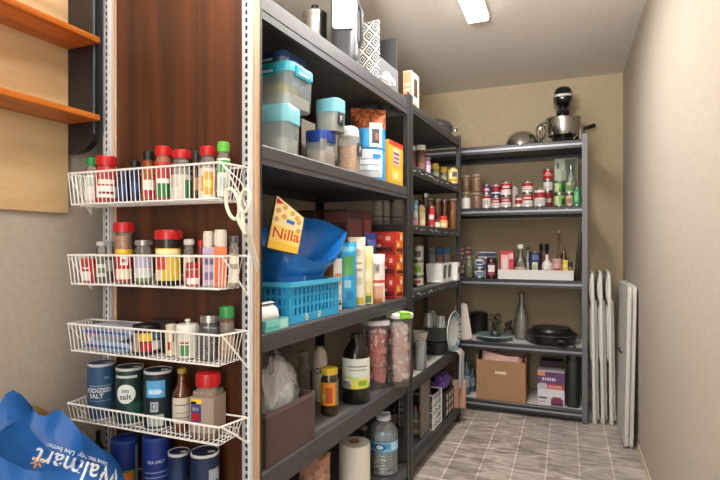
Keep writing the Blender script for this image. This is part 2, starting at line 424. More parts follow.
# ------------------------------------------------------------------ wire baskets hung on the standards
WIRE = M('#e9e7e2', .35)
BX0, BX1 = -1.272, -.768
def wire_basket(zr, h, label, drop=0.0):
    """rim height zr, depth h"""
    w = BX1-BX0; yb, yf = 1.092-1.005, 0.0
    t = thing('wire_basket', label, 'wire basket', ((BX0+BX1)/2, 1.005, zr-h), 0, 'white wire baskets on the door')
    x0, x1 = -w/2, w/2; ins = .006; R = .0025
    b = MB()
    rim = [(x0-.016, yb, h), (x0, yf, h), (x1, yf, h), (x1+.018, yb, h)]
    b.tube([rim[0], rim[1]], R, WIRE); b.tube([rim[1], rim[2]], R*1.15, WIRE); b.tube([rim[2], rim[3]], R, WIRE); b.tube([rim[0], rim[3]], R, WIRE)
    b.tube([(x0+ins, yf+.006, .002), (x1-ins, yf+.006, .002)], R, WIRE)
    b.out('rim', t)
    b = MB(); n = 34
    for i in range(n+1):
        x = x0+ins+(w-2*ins)*i/n; xt = x0+w*i/n
        b.tube([(xt, yf, h), (x, yf+.006, .0012), (x, yb, .0012), (x, yb, h*.35)], .0014, WIRE, 4)
    for sx in (-1, 1):
        xe = x0+ins if sx < 0 else x1-ins; xr = x0 if sx < 0 else x1
        for k in range(1, 7):
            f = k/7; b.tube([(xr+sx*.016*f, yf+yb*f, h), (xe, yf+.006+(yb-.006)*f, .0012)], .0014, WIRE, 4)
    for y in (.035, .065, yb): b.tube([(x0+ins, y, .0), (x1-ins, y, .0)], .0016, WIRE, 4)
    b.tube([(x0+ins, yb, h*.35), (x1-ins, yb, h*.35)], .0016, WIRE, 4)
    b.out('wire_grid', t)
    for xs, xq in ((x0-.004, x0-.018), (x1+.006, x1+.020)):
        b = MB(); b.tube([(xs, yf+.002, h+.001), ((xs+xq)/2, yb*.5, h*.5-.006), (xq, yb+.002, -.018)], .0026, WIRE)
        b.tube([(xq, yb+.002, h), (xq, yb+.002, -.02)], .0022, WIRE); b.out('hanger_bracket', t)
    return t
BZ = [1.252, 1.034, .850, .660]
BR = [1.339, 1.115, .926, .707]
wire_basket(BR[0], BR[0]-BZ[0], 'topmost white wire basket on the door, scissors hanging beside it')
wire_basket(BR[1], BR[1]-BZ[1], 'second white wire door basket from the top, with the orange spice')
wire_basket(BR[2], BR[2]-BZ[2], 'third white wire door basket, holding flat bags and a white canister')
wire_basket(BR[3], BR[3]-BZ[3], 'low white wire door basket holding three round salt canisters')
BZ.append(.462)
wire_basket(.520, .058, 'lowest white wire door basket, under blue salt cans')

# ------------------------------------------------------------------ spice shelf on the near wall
ws = thing('wall_shelf', 'orange wooden shelf pair on a pale plywood back with black rounded end board', 'wall shelf', (XL, 0.6, 1.26))
PLY = wood('#d8bd91', '#c0a074', 3, .55, 'Y', .12, 'ply'); ORW = wood('#dd8433', '#b45f1d', 4, .35, 'Y', .05, 'orange')
yend = 1.087
def zon(px, py, x):                                     # height of a photo point on the plane X = x
    r = ray(px); return zt(py, x/r.x)
z_p0 = zon(60, 213, XL+.008)
b = MB(); b.box((.006, (yend-.022+.2)/2-.2-.6, (z_p0+2.0)/2-1.26), (.012, yend-.022+.2, 2.0-z_p0), PLY); b.out('backing_panel', ws)
for (zf, th) in ((zon(101, 40.5, -1.236), .018), (zon(98, 116, -1.236), .017)):
    b = MB(); b.box((.012+.065, (yend-.0225+.2)/2-.2-.6, zf-th/2-1.26), (.130, yend-.0225+.2, th), ORW, bev=.004); b.out('shelf_board', ws)
zb = zon(85, 155, XL+.04)
pts = [(0, .75), (.126, .75)]; r = .085
for k in range(9):
    a = k/8*PI/2; pts.append((.126-r+r*math.cos(a), zb+r-1.26-r*math.sin(a)))
pts.append((0, zb-1.26))
b = MB(); b.prism(pts, yend-.6-.021, yend-.6-.003, M('#1d1c20', .35), 'y')
b.prism([(p[0]+.0, p[1]) for p in pts], yend-.6-.0029, yend-.6, M('#3a4650', .4), 'y'); b.out('end_board', ws)
b = MB(); b.tube([(.118, yend-.6245, .2), (.118, yend-.6245, .74)], .0035, M('#44525c', .35, .4)); b.out('edge_strip', ws)
# ------------------------------------------------------------------ makers of pantry goods
def place(name, label, cat, loc, rz, group): return thing(name, label, cat, loc, rz, group)

def spice_jar(spot, label, body, lid, base=None, patches=(), lidh=.2, name='spice_jar', group=None, neck=.8, square=False, lidr=.92, lab=(.12, .72), cat='spice jar', fill=None, fillh=.75, text=None, cap=True):
    loc, r, h, rz = spot
    t = place(name, label, cat, loc, rz, group)
    b = MB(); hb = h*(1-lidh)
    if square:
        b.rrect([(0, 1.84*r, 1.84*r, r*.3), (.004, 1.92*r, 1.92*r, r*.35), (hb*.86, 1.92*r, 1.92*r, r*.4), (hb*.95, 1.6*r, 1.6*r, r*.7), (hb, 1.5*r, 1.5*r, r*.74)], body)
    else:
        b.lathe([(r*.9, 0), (r, .005), (r, hb*.82), (r*.96, hb*.88), (r*neck, hb*.95), (r*neck, hb)], body)
    b.out('jar_body', t)
    if fill:
        b = MB()
        if square: b.rrect([(.003, 1.8*r, 1.8*r, r*.3), (hb*fillh, 1.8*r, 1.8*r, r*.3)], fill)
        else: b.lathe([(r*.9, .003), (r*.95, .006), (r*.95, hb*fillh)], fill)
        b.out('contents', t)
    if cap:
        b = MB(); rl = r*lidr
        b.lathe([(rl, hb-.001), (rl, h-.004), (rl*.95, h-.001), (rl*.85, h)], lid)
        for k in range(16):
            a = k*2*PI/16; b.box((rl*math.cos(a), rl*math.sin(a), hb+(h-hb)*.45), (.0012, .0018, (h-hb)*.7), lid, rot=(0, 0, a))
        b.out('lid', t)
    if base:
        b = MB()
        z0, z1 = hb*lab[0], hb*lab[1]
        if square:
            s = .97*r
            b.box((0, 0, (z0+z1)/2), (2*s, 2*s, z1-z0), base)
            for p in patches:
                u0, u1, v0, v1, m = p
                b.quad([(x*s, -s-.0006, z0+(z1-z0)*v) for x, v in ((u0/90, v0), (u1/90, v0), (u1/90, v1), (u0/90, v1))], m)
        else:
            b.band(r+.0006, z0, z1, base, patches)
        if text:
            tx, sz, m, v = text
            b.text(tx, sz, m, front(0, -r-.0018, z0+(z1-z0)*v))
        b.out('label', t)
    return t

def tin_can(spot, label, base, patches=(), name='food_can', group=None, top=BRUSH, cat='can', rim=True, text=None):
    loc, r, h, rz = spot
    t = place(name, label, cat, loc, rz, group)
    b = MB()
    b.lathe([(r*.93, 0), (r, .002), (r, .006), (r*.965, .009), (r*.965, h-.009), (r, h-.006), (r, h-.001), (r*.95, h), (r*.92, h-.004)], top, 22)
    b.out('can_body', t)
    b = MB(); b.band(r*.975, .009, h-.009, base, patches)
    if text:
        tx, sz, m, v = text; b.text(tx, sz, m, front(0, -r*.985-.002, .009+(h-.018)*v))
    b.out('label', t)
    return t

def canister(spot, label, base, patches=(), rimm=LGREY, topm=M('#cfcabd', .5), group=None, texts=(), name='salt_canister'):
    loc, r, h, rz = spot
    t = place(name, label, 'salt canister', loc, rz, group)
    b = MB(); b.lathe([(r, 0), (r, h)], base, 28); b.out('cardboard_tube', t)
    b = MB(); b.lathe([(r*1.012, h-.006), (r*1.012, h+.001), (r*.96, h+.001), (r*.94, h-.001)], rimm, 28, mats=[rimm, rimm, rimm]); b.lathe([(r*.95, h-.002), (r*.95, h-.0005)], topm, 28)
    b.box((r*.45, -r*.2, h), (r*.5, r*.35, .0012), rimm, bev=.0004); b.out('top_rim', t)
    b = MB(); b.lathe([(r*1.012, 0), (r*1.012, .005)], rimm, 28); b.out('bottom_rim', t)
    b = MB(); b.band(r+.0006, .006, h-.008, base, patches, step=10)
    for tx, sz, m, deg, v in texts:
        a = math.radians(deg)
        X = Matrix.Rotation(a, 4, 'Z') @ front(0, -r-.003, .006+(h-.014)*v)
        n0 = len(b.bm.verts); b.text(tx, sz, m, front(0, 0, 0)); b.bm.verts.ensure_lookup_table()
        for q in b.bm.verts[n0:]:                           # wrap the lettering round the tube
            th = math.radians(deg)+q.co.x/r; z = q.co.z
            q.co = Vector(((r+.0012)*math.sin(th), -(r+.0012)*math.cos(th), .006+(h-.014)*v+z))
    b.out('printed_label', t)
    return t

def bottle(spot, label, glass, cap, prof=None, base=None, patches=(), lab=(.15, .55), caph=.08, capr=.32, group=None, name='bottle', cat='bottle', fill=None, fillh=.7, shoulder=.62, neckr=.3, text=None):
    """round bottle: shoulder and neck as fractions of height / radius"""
    loc, r, h, rz = spot
    t = place(name, label, cat, loc, rz, group)
    hc = h*(1-caph)
    p = prof or [(.85, 0), (1, .02), (1, shoulder*.9), (.97, shoulder*.96), (.85, shoulder+.05), (.6, shoulder+.12), (neckr, shoulder+.2), (neckr, 1-caph)]
    b = MB(); b.lathe([(a*r, c*h) for a, c in p], glass); b.out('bottle_body', t)
    if fill:
        b = MB(); b.lathe([(a*r*.93, max(c*h, .004)) for a, c in p if c < fillh]+[(r*.9*min(1, p[-1][0]*3 if fillh > .8 else 1), fillh*h)], fill); b.out('contents', t)
    if cap:
        b = MB(); b.lathe([(capr*r, hc-.001), (capr*r, h-.002), (capr*r*.9, h)], cap, 16); b.out('cap', t)
    if base:
        b = MB(); b.band(r+.0006, h*lab[0], h*lab[1], base, patches)
        if text:
            tx, sz, m, v = text; b.text(tx, sz, m, front(0, -r-.0025, h*(lab[0]+(lab[1]-lab[0])*v)))
        b.out('label', t)
    return t

def carton(spot, label, m, fr=(), en=(), name='food_box', group=None, cat='box', texts=(), rot=0.0, endcol=None, flap=True, lift=0, tilt=None):
    """printed carton; fr / en: patches (u0,u1,v0,v1,material) on the aisle face and on the near end"""
    loc, w, d, h, rz = spot
    if tilt: t = thing(name, label, cat, loc, 0, group, rot=(tilt[0], tilt[1], rz+rot))
    else: t = place(name, label, cat, loc, rz+rot, group)
    b = MB(); b.box((0, 0, h/2), (w, d, h), m, bev=.0012, seg=1); b.out('carton', t)
    if fr or en or texts or endcol:
        b = MB(); e = .0007
        for u0, u1, v0, v1, k in fr:
            b.quad([((u-.5)*w, -d/2-e, v*h) for u, v in ((u0, v0), (u1, v0), (u1, v1), (u0, v1))], k); e += .0001
        e = .0007
        for u0, u1, v0, v1, k in (([(0.01, .99, .01, .99, endcol)] if endcol else [])+list(en)):
            b.quad([(-w/2-e, (.5-u)*d, v*h) for u, v in ((u0, v0), (u1, v0), (u1, v1), (u0, v1))], k); e += .0001
        for tx, sz, k, u, v, f in texts:
            X = front((u-.5)*w, -d/2-.0016, v*h) if f == 'f' else side(-w/2-.0016, (.5-u)*d, v*h)
            b.text(tx, sz, k, X)
        b.out('print', t)
    return t

def food_box(loc, w, d, h, rz, label, lidm, bodym=PLAST, fill=None, fillh=.5, group=None, clipm=None, fill2=None, tag_=None, name='food_container', lidh=.022, taper=.9):
    t = place(name, label, 'food container', loc, rz, group)
    r = .022; hb = h-lidh*.6
    b = MB(); b.rrect([(0, w*taper, d*taper, r), (.004, w*taper+.004, d*taper+.004, r), (hb, w*.97, d*.97, r)], bodym, 5); b.out('tub', t)
    if fill:
        b = MB(); f = fillh; k = taper+(.97-taper)*f
        b.rrect([(.003, w*taper*.97, d*taper*.97, r*.9), (hb*f, w*k*.97, d*k*.97, r*.9)], fill, 5); b.out('contents', t)
    if fill2:
        b = MB(); b.box((-w*.1, 0, hb*fillh+.02), (w*.6, d*.6, .04), fill2, bev=.012); b.out('packet', t)
    b = MB(); b.rrect([(hb-lidh*.5, w, d, r*1.1), (h-.006, w, d, r*1.1), (h-.002, w*.97, d*.97, r), (h, w*.86, d*.86, r*.8)], lidm, 5); b.out('lid', t)
    if clipm:
        for cx, cy, sx, sy in ((0, -d/2, w*.55, .006), (-w/2, 0, .006, d*.55), (w/2, 0, .006, d*.55)):
            b = MB(); b.box((cx*1.02, cy*1.02, h-.026), (sx, sy, .036), clipm, bev=.0025)
            b.box((cx*1.045, cy*1.045, h-.03), (sx*.7 if sx > .01 else .003, sy*.7 if sy > .01 else .003, .008), M('#d5eef4', .4)); b.out('clip', t)
    if tag_:
        tx, px_, pz = tag_
        b = MB(); b.box((px_*w, -d*.49-.002, pz*h), (.042, .002, .044), M('#2b2b31', .5), bev=.0008, rot=(0.05, 0, 0)); b.text(tx, .03, WHITE, front(px_*w, -d*.49-.0045, pz*h)); b.out('name_tag', t)
    return t

def pouch(spot, label, m, patches=(), name='food_pouch', group=None, thick=.05, cat='pouch', tilt=(0, 0), topseal=.06, texts=(), back=None, bulge=1.0, nz=16):
    """filled flat bag: patches (u0,u1,v0,v1,material) with u -1..1, v 0..1 on the front face"""
    loc, w, h, rz = spot
    t = thing(name, label, cat, loc, 0, group, rot=(tilt[0], tilt[1], rz))
    b = MB(); nu = 12
    U = sorted({-1+2*i/nu for i in range(nu+1)} | {p[i] for p in patches for i in (0, 1)})
    V = sorted({i/nz for i in range(nz+1)} | {p[i] for p in patches for i in (2, 3)})
    sd = random.random()*50
    def th(u, v):
        k = (1-abs(u)**2.6)*min(1, (1-v)/max(topseal*3, .01))**.8*(.55+.45*min(1, v*5+.4))
        return thick/2*max(k, 0)*bulge+.0006
    def P(u, v, s):
        nn = noise.noise(Vector((u*2+sd, v*4, s)))*.008
        ww = w/2*(1-.05*math.sin(v*PI)*(thick/w))*(1+.03*noise.noise(Vector((v*5, sd, 2))))
        return (u*ww, s*(th(u, v)+nn*(1-abs(u)**4)*min(1, thick*12))+noise.noise(Vector((u+sd, v*2, 9)))*.006*v, v*h)
    for s in (-1, 1):
        G = [[b.bm.verts.new(P(u, v, s)) for u in U] for v in V]
        for j in range(len(V)-1):
            for i in range(len(U)-1):
                cu, cv = (U[i]+U[i+1])/2, (V[j]+V[j+1])/2; k = m if s < 0 else (back or m)
                if s < 0:
                    for p in patches:
                        if p[0] <= cu <= p[1] and p[2] <= cv <= p[3]: k = p[4]
                b.bm.faces.new([G[j][i], G[j][i+1], G[j+1][i+1], G[j+1][i]]).material_index = b.mi(k)
        if s < 0: F0 = G
        else:
            for ed in ([F0[j][0] for j in range(len(V))], ), ([F0[j][-1] for j in range(len(V))], ):
                pass
            for i in range(len(U)-1):
                for j in (0, len(V)-1):
                    b.bm.faces.new([F0[j][i], F0[j][i+1], G[j][i+1], G[j][i]]).material_index = b.mi(m)
            for j in range(len(V)-1):
                for i in (0, len(U)-1):
                    b.bm.faces.new([F0[j][i], F0[j+1][i], G[j+1][i], G[j][i]]).material_index = b.mi(m)
    b.out('bag', t, 50)
    if texts:
        b = MB()
        for tx, sz, k, u, v in texts:
            n0 = len(b.bm.verts); b.text(tx, sz, k, front(u*w/2, 0, v*h)); b.bm.verts.ensure_lookup_table()
            for q in b.bm.verts[n0:]:
                uu = max(-1, min(1, q.co.x/(w/2))); vv = max(0, min(1, q.co.z/h)); q.co.y = P(uu, vv, -1)[1]-.0025
        b.out('lettering', t)
    return t

def drape(text, size, m, X, bvh, off=.0015, name='lettering', parent=None):
    """lettering laid onto a surface by dropping it along its own -Z"""
    b = MB(); b.text(text, size, m, Matrix.Identity(4))
    bmesh.ops.subdivide_edges(b.bm, edges=[e for e in b.bm.edges if e.calc_length() > size*.12], cuts=1)
    d = (X.to_3x3() @ Vector((0, 0, -1))).normalized()
    miss = []
    for v in b.bm.verts:
        p = X @ v.co; hit = bvh.ray_cast(p, d)
        if hit[0] is None: miss.append(v)
        else: v.co = hit[0]-d*off
    if miss: bmesh.ops.delete(b.bm, geom=miss, context='VERTS')
    return b.out(name, parent)
# ------------------------------------------------------------------ spice baskets on the door
def B(i, px, w, ytop, y=1.058):
    p, r, h, rz = rnd(DR, BZ[i]+.0047, px, w, ytop, y-1.113)
    r = min(r, .0355); lo, hi = 1.0155+r, 1.0885-r
    y2 = min(max(y, min(lo, hi)), hi)
    p2, r2, h, rz = rnd(DR, BZ[i]+.0047, px, w, ytop, y2-1.113)
    return p2, min(r2*.96, .0352), h, rz
CLR = clear('#f2f0ea', .13, .12, .25); AMB = clear('#7a3a12', .55, .1, .4)
TURM = speck('#b0571c', '#8f3f14', 300); OREG = speck('#56602f', '#737a45', 260); PEPR = speck('#6d5f52', '#a3927f', 330, lo=.3, hi=.7)
g1 = 'spices in the topmost door basket'
spice_jar(B(0, 91.8, 12.5, 157), 'dark green lidded jar with white contents at the far end of the topmost basket', CLR, GREEN, WHITE, [(-40, 40, .55, .95, M('#b9c7bb', .5))], .16, group=g1, fill=WHITE)
spice_jar(B(0, 106.5, 21, 154.5), 'wide red-lidded shaker with red and white label beside the dark green lid', M('#a53029', .35), RED, M('#a8332c', .5), [(-60, 60, .05, .55, WHITE), (-45, 45, .62, .82, M('#e6d8c8', .5)), (-40, 40, .2, .3, DRED)], .19, group=g1)
spice_jar(B(0, 123.5, 13, 168.5), 'plain navy blue tin in the topmost basket', NAVY, M('#1a2b4e', .4), NAVY, [(-30, 30, .2, .8, M('#1b3a78', .5))], .06, group=g1, lidr=.98)
spice_jar(B(0, 135.2, 10, 160), 'narrow navy bottle with black cap in the topmost basket', M('#16223f', .3), BLACK, M('#1a2f5c', .4), [(-30, 30, .3, .7, M('#2c4a86', .5))], .14, group=g1)
spice_jar(B(0, 148.6, 14, 150), 'brown spice bottle with black cap and red and white label', M('#7a3d18', .3), BLACK, M('#a4591f', .5), [(-50, 50, .3, .62, WHITE), (-50, 50, .08, .3, RED)], .18, group=g1, lab=(.06, .8), lidr=.8)
spice_jar(B(0, 163.5, 17, 145), 'red-lidded shaker with red label carrying a green patch', M('#9a5a44', .35), RED, M('#b23a36', .5), [(-60, 60, .05, .4, GREEN), (-50, 40, .42, .55, WHITE)], .17, group=g1, lab=(.05, .85))
spice_jar(B(0, 181.8, 20, 148.5), 'red-lidded clear shaker of greyish powder with green side label', CLR, RED, M('#c9c3b8', .5), [(15, 80, .1, .8, M('#3c7a4c', .5)), (-70, -20, .0, .5, M('#dcd8d0', .5))], .16, group=g1, fill=M('#b7ab9d', .8), lab=(.0, .6))
spice_jar(B(0, 196, 7, 151), 'small dark brown jar squeezed between two red-lidded shakers', M('#3a2418', .35), CHAR, M('#5b4030', .5), [(-40, 40, .2, .7, TAN)], .14, group=g1)
spice_jar(B(0, 208, 16, 145), 'red-lidded shaker with round yellow picture label nearest the scissors', CLR, RED, M('#e7e0cf', .5), [(-55, 55, .25, .75, M('#e0a526', .45)), (-35, 35, .12, .88, M('#e0a526', .45)), (-30, 30, .38, .62, M('#f0d070', .5))], .17, group=g1, lab=(.02, .7), fill=M('#d8c8a0', .8))
spice_jar(B(0, 223.5, 13, 141, 1.052), 'bright green lidded shaker at the door edge of the topmost basket', CLR, LGREEN, M('#dfe3da', .5), [(-70, 70, .62, .95, M('#3f9a52', .5)), (-40, 40, .15, .5, M('#b8c4bb', .5))], .17, group=g1, lab=(.05, .85), fill=M('#b9b9a8', .8))

g2 = 'spices in the second door basket'
pl, w_, = B(1, 84, 24, 262), .0
carton((DR.at(B(1, 90, 1, 262)[0].x+1.36, -.052, BZ[1]+.0050), .044, .030, .066, 0), 'small red and white packet at the far end of the second basket', M('#b9332d', .5), [(.1, .9, .05, .45, WHITE), (.2, .8, .55, .62, WHITE)], name='spice_packet', group=g2)
spice_jar(B(1, 101.5, 10, 241.5), 'slim clear jar of green herbs with grey lid', CLR, LGREY, M('#ccd0c8', .5), [(-40, 40, .3, .7, M('#7a8a6a', .5))], .1, group=g2, fill=OREG, lab=(.15, .5))
spice_jar(B(1, 109.5, 8, 241.5, 1.07), 'slim clear jar of dark seeds beside the tall red-lidded spice', CLR, GREY, M('#8d8a80', .5), (), .1, group=g2, fill=M('#3a3126', .8), lab=(.3, .6))
spice_jar(B(1, 124, 17, 222), 'tallest red-lidded jar of tan spice in the second basket with red label', CLR, RED, M('#b5231f', .45), [(-75, 75, .86, 1, YEL), (-60, 60, .05, .38, M('#e9dcc0', .5)), (-25, 25, .5, .78, WHITE)], .16, group=g2, lab=(.05, .66), fill=speck('#a8692d', '#c58a4a', 300), fillh=.93, lidr=1.2, neck=.95, text=('M', .016, RED, .64))
spice_jar(B(1, 143.8, 18, 240), 'clear herb jar with grey lid and pale purple-green label', CLR, M('#9a9a98', .35, .6), M('#cfd2cd', .5), [(-60, 60, .5, .95, M('#b5aecb', .5)), (-60, 60, 0, .12, M('#6f8f62', .5))], .11, group=g2, fill=OREG, lab=(.08, .75))
spice_jar(B(1, 168.5, 25, 229.5), 'widest red-lidded black jar with yellow and red label in the second basket', M('#1b1512', .3), RED, M('#e0bd2f', .45), [(-90, -8, .35, .8, M('#c63a24', .45)), (-80, 60, .82, .97, M('#efe2b0', .5)), (-80, -30, .02, .33, M('#e9d9b2', .5))], .17, group=g2, lab=(.1, .8), lidr=1.08, neck=.95)
spice_jar(B(1, 189, 11, 239, 1.074), 'clear jar of tan powder with pale lid behind a small red-lidded jar', CLR, M('#c9c6c0', .4), M('#d5ccba', .5), [(-50, 50, .2, .6, M('#b7a68c', .5))], .12, group=g2, fill=M('#8d7048', .8), lab=(.1, .7))
spice_jar(B(1, 193, 14, 262, 1.03), 'short red-lidded jar with red label at the front of the second basket', M('#c9b29a', .4), RED, M('#b53a33', .5), [(-60, 60, .1, .5, WHITE)], .24, group=g2, lab=(.05, .9))
spice_jar(B(1, 201, 7, 240, 1.076), 'narrow red-lidded bottle behind the orange spice grinder', M('#6b2b20', .4), RED, M('#a8322a', .5), (), .15, group=g2)
LOC = M('#d4cbbd', .45)
spice_jar(B(1, 208.5, 12, 231), 'square bottle with lilac label and pale cap beside the orange powder', M('#c9b9a8', .35), LOC, M('#b8a9c4', .5), [(-80, 80, .55, .7, M('#6c5a88', .5)), (-80, 80, .15, .35, M('#7d6c96', .5))], .28, group=g2, square=True, lab=(.02, .98), lidr=.86)
spice_jar(B(1, 220.5, 13, 229.5), 'square bottle of bright orange powder with pale cap in the second basket', M('#d9743f', .4), LOC, M('#dd7a48', .5), [(-80, -30, .1, .9, M('#d96a35', .5))], .29, group=g2, square=True, lab=(.02, .98), lidr=.95)
spice_jar(B(1, 233.8, 10, 236, 1.055), 'jar of pale seeds with dark grey lid next to the orange powder', CLR, M('#55565a', .35, .5), M('#d8d2c0', .5), [(-50, 50, .5, .7, M('#9c947c', .5))], .12, group=g2, fill=M('#b8a878', .8), lab=(.1, .7))

g3 = 'goods in the third door basket'
for k, (y0, wz, lab_, bm_) in enumerate(((.0, .03, 'flat blue-striped resealable bag lying lowest in the third basket', M('#9fb1c9', .35)), (.031, .044, 'flat lavender-grey bag lying on the blue-striped bag', M('#9a9fb4', .35, 0, .3, 40)))):
    t = thing('resealable_bag', lab_, 'plastic bag', (-1.148, 1.052, BZ[2]+.0047+y0), 0, g3)
    b = MB(); n = 12
    R = []
    for i in range(n+1):
        u = -1+2*i/n; kk = (1-abs(u)**4)
        R.append([(u*.092, s_*.033*(1-.08*abs(u)), (wz*.5+ (wz*.46*kk+.001)*z_+.002*noise.noise(Vector((u*3, s_, k))))) for s_, z_ in ((-1, 0), (-.85, -1), (.0, -1), (.85, -1), (1, 0), (.85, 1), (0, 1), (-.85, 1))])
    b.rings(R, bm_); b.out('bag', t, 60)
    b = MB(); b.box((0, -.0335, wz*.5), (.15, .001, .006), M('#2c62ad', .4)); b.box((-.04, -.0335, wz*.5-.004), (.05, .001, .003), M('#b43c3c', .5)); b.out('seal_strip', t)
spice_jar(B(2, 147, 29, 321.5), 'black-lidded wide jar with red and yellow checked label in the third basket', M('#5e2b1c', .35), BLACK, M('#26201c', .5), [(-75, -35, .1, .9, M('#b8a88a', .5)), (-30, 20, .1, .5, RED), (-30, 20, .55, .9, YEL), (25, 70, .15, .55, WHITE), (25, 70, .62, .88, M('#4f7a9a', .5))], .14, group=g3, lab=(.05, .95), lidr=1.0, neck=.95)
carton((DR.at(1.36-1.005, -.036, BZ[2]+.0047), .085, .016, .088, 0), 'flat dark brown packet standing at the back of the third basket', M('#241a18', .5), [(.1, .9, .6, .9, M('#3a2a26', .5))], name='cocoa_packet', group=g3)
spice_jar(B(2, 171.5, 11, 323), 'small cream tin with red spots beside the white canister', M('#cdbb98', .4), M('#d8cfb8', .4), M('#ddd2b4', .5), [(-40, 0, .2, .5, RED), (10, 40, .5, .8, M('#8a6a3a', .5))], .1, group=g3, lab=(.02, .98), lidr=1.0, neck=.98)
t = spice_jar(B(2, 187.8, 22, 322), 'white knobbed lid canister with green printed label', M('#e3dfd3', .3), WHITE, M('#d9d6ca', .5), [(-50, 10, .1, .55, M('#4d8a58', .5)), (-50, 10, .6, .68, M('#bb4444', .5))], .24, group=g3, lab=(.02, .95), lidr=1.02, neck=.97)
hh = B(2, 187.8, 22, 322)[2]; b = MB(); b.lathe([(.004, hh-.001), (.004, hh+.004), (.008, hh+.008), (.006, hh+.012), (.001, hh+.013)], WHITE, 12); b.out('lid_knob', t)
spice_jar(B(2, 210, 21, 313), 'glass jar of purple-grey seeds with silver screw lid', GLASS, BRUSH, None, (), .16, group=g3, fill=speck('#5f4a55', '#8f7f83', 260), neck=.86, lidr=.9)
spice_jar(B(2, 227, 15.5, 305, 1.07), 'shaker of brown spice with bright green lid in the third basket', CLR, M('#2a8a44', .35), M('#8a6a50', .5), [(-50, 50, .3, .9, M('#a58a70', .5))], .2, group=g3, fill=speck('#5a3c28', '#7a5a40', 300), fillh=.95, lab=(.1, .6))

g4 = 'salt canisters and bottles in the low door baskets'
canister(B(3, 101.5, 29.5, 359), 'steel-blue salt canister, far end of the low basket', M('#2d4f70', .4), [(-180, 180, .0, .16, M('#24425f', .4)), (-60, 40, .635, .642, M('#c8d2da', .5)), (-60, 40, .34, .347, M('#9fb0be', .5))], group=g4,
         texts=(('IODIZED', .0165, WHITE, -14, .55), ('SALT', .0165, WHITE, -22, .44), ('fine', .008, M('#a8b8c4', .5), 20, .8)))
cs = canister(B(3, 130, 28.5, 363), 'dark green salt canister with white oval label', M('#1d3330', .4), [(-70, 30, .88, .93, M('#bfc4bd', .5)), (-10, 70, .06, .4, M('#1f4f45', .45))], group=g4)
sp = B(3, 130, 28.5, 363); b = MB(); r_, h_ = sp[1], sp[2]
for k in range(1, 7):
    rr = k/6; seg = 20
    for j in range(seg):
        q = []
        for (rad, jj) in ((rr-1/6, j), (rr, j), (rr, j+1), (rr-1/6, j+1)):
            a = 2*PI*jj/seg; ax = math.radians(-18)+math.cos(a)*rad*math.radians(40); z = h_*.56+math.sin(a)*rad*h_*.17
            q.append(((r_+.0014)*math.sin(ax), -(r_+.0014)*math.cos(ax), z))
        if k == 1: q = q[1:3]+[q[0]]
        b.quad(q, M('#d9dcd6', .5))
for tx, sz, dz in (('sea', .014, .06), ('salt', .021, -.05)):
    n0 = len(b.bm.verts); b.text(tx, sz, M('#33413c', .5), front(0, 0, 0)); b.bm.verts.ensure_lookup_table()
    for q in b.bm.verts[n0:]:
        th = math.radians(-18)+q.co.x/r_; q.co = Vector(((r_+.002)*math.sin(th), -(r_+.002)*math.cos(th), h_*(.56+dz)+q.co.z))
b.out('oval_label', cs)
canister(B(3, 158.2, 28.5, 366), 'black salt canister with light blue square label', M('#16242c', .4), [(-52, 28, .58, .9, M('#4f9cce', .45)), (-40, 8, .64, .74, M('#9fcbe6', .5)), (-32, 0, .31, .5, M('#9aa4a6', .5)), (-45, 22, .04, .26, M('#aab2ae', .5)), (-26, -8, .36, .46, M('#1d2a30', .5))], group=g4, texts=(('sea salt', .012, WHITE, -12, .69), ('8', .014, M('#e0e4e2', .5), -16, .41)))
bottle(B(3, 182, 18.5, 366), 'amber bottle with dark neck and white label in the low basket', AMB, M('#9a8428', .5), [(.9, 0), (1, .02), (1, .55), (.96, .62), (.7, .7), (.5, .76), (.46, .93)], M('#c9c0b0', .55), [(-60, 60, .7, .74, M('#6a5a48', .5)), (-50, 50, .2, .24, M('#8a7a68', .5)), (-50, 50, .4, .43, M('#8a7a68', .5))], (.14, .55), .07, .5, g4, 'extract_bottle', fill=M('#5c2c10', .4), fillh=.5)
_s = B(3, 208.3, 31.5, 368)
spice_jar((_s[0], _s[1]*.93, _s[2], .16), 'large square shaker of black pepper with red lid', clear('#a89684', .5, .15, .25), RED, M('#9c8b7c', .6), [(-82, 0, .82, .95, YEL), (-82, -5, .30, .82, M('#2c3a78', .5)), (-75, -12, .34, .56, RED), (-70, -20, .62, .72, WHITE)], .2, 'pepper_shaker', g4, square=True, fill=PEPR, fillh=.9, lab=(.12, .8), lidr=.92)
canister(B(4, 124.5, 33, 432, 1.06), 'royal blue salt canister with orange picture below the low basket', M('#17307a', .4), [(-40, 45, .28, .5, M('#3f8a3a', .5)), (-15, 40, .3, .45, M('#d2702a', .5)), (48, 66, .0, .95, M('#8fa0b8', .5))], rimm=M('#2a4488', .4), topm=M('#263a66', .5), group=g4)
canister(B(4, 156.2, 27, 430, 1.06), 'royal blue salt canister with plain white lettering below the low basket', M('#182f74', .4), [(-50, 60, .42, .44, M('#7d90c0', .5)), (-50, 60, .5, .52, M('#7d90c0', .5)), (-50, 60, .32, .335, M('#7d90c0', .5))], rimm=M('#2a4488', .4), topm=M('#263a66', .5), group=g4, texts=(('SEA SALT', .0105, M('#b9c4de', .5), 0, .68),))
canister(B(4, 178.8, 21, 447, 1.055), 'slim navy salt can with silver rim', M('#1a2748', .4), [(-50, 20, .3, .75, M('#22345e', .5))], group=g4)
canister(B(4, 205, 30, 445, 1.06), 'wide navy salt can with silver rim nearest the door edge', M('#1b2946', .4), [(15, 70, .05, .8, M('#9aa3ad', .5)), (20, 60, .4, .6, M('#27355a', .5))], group=g4)
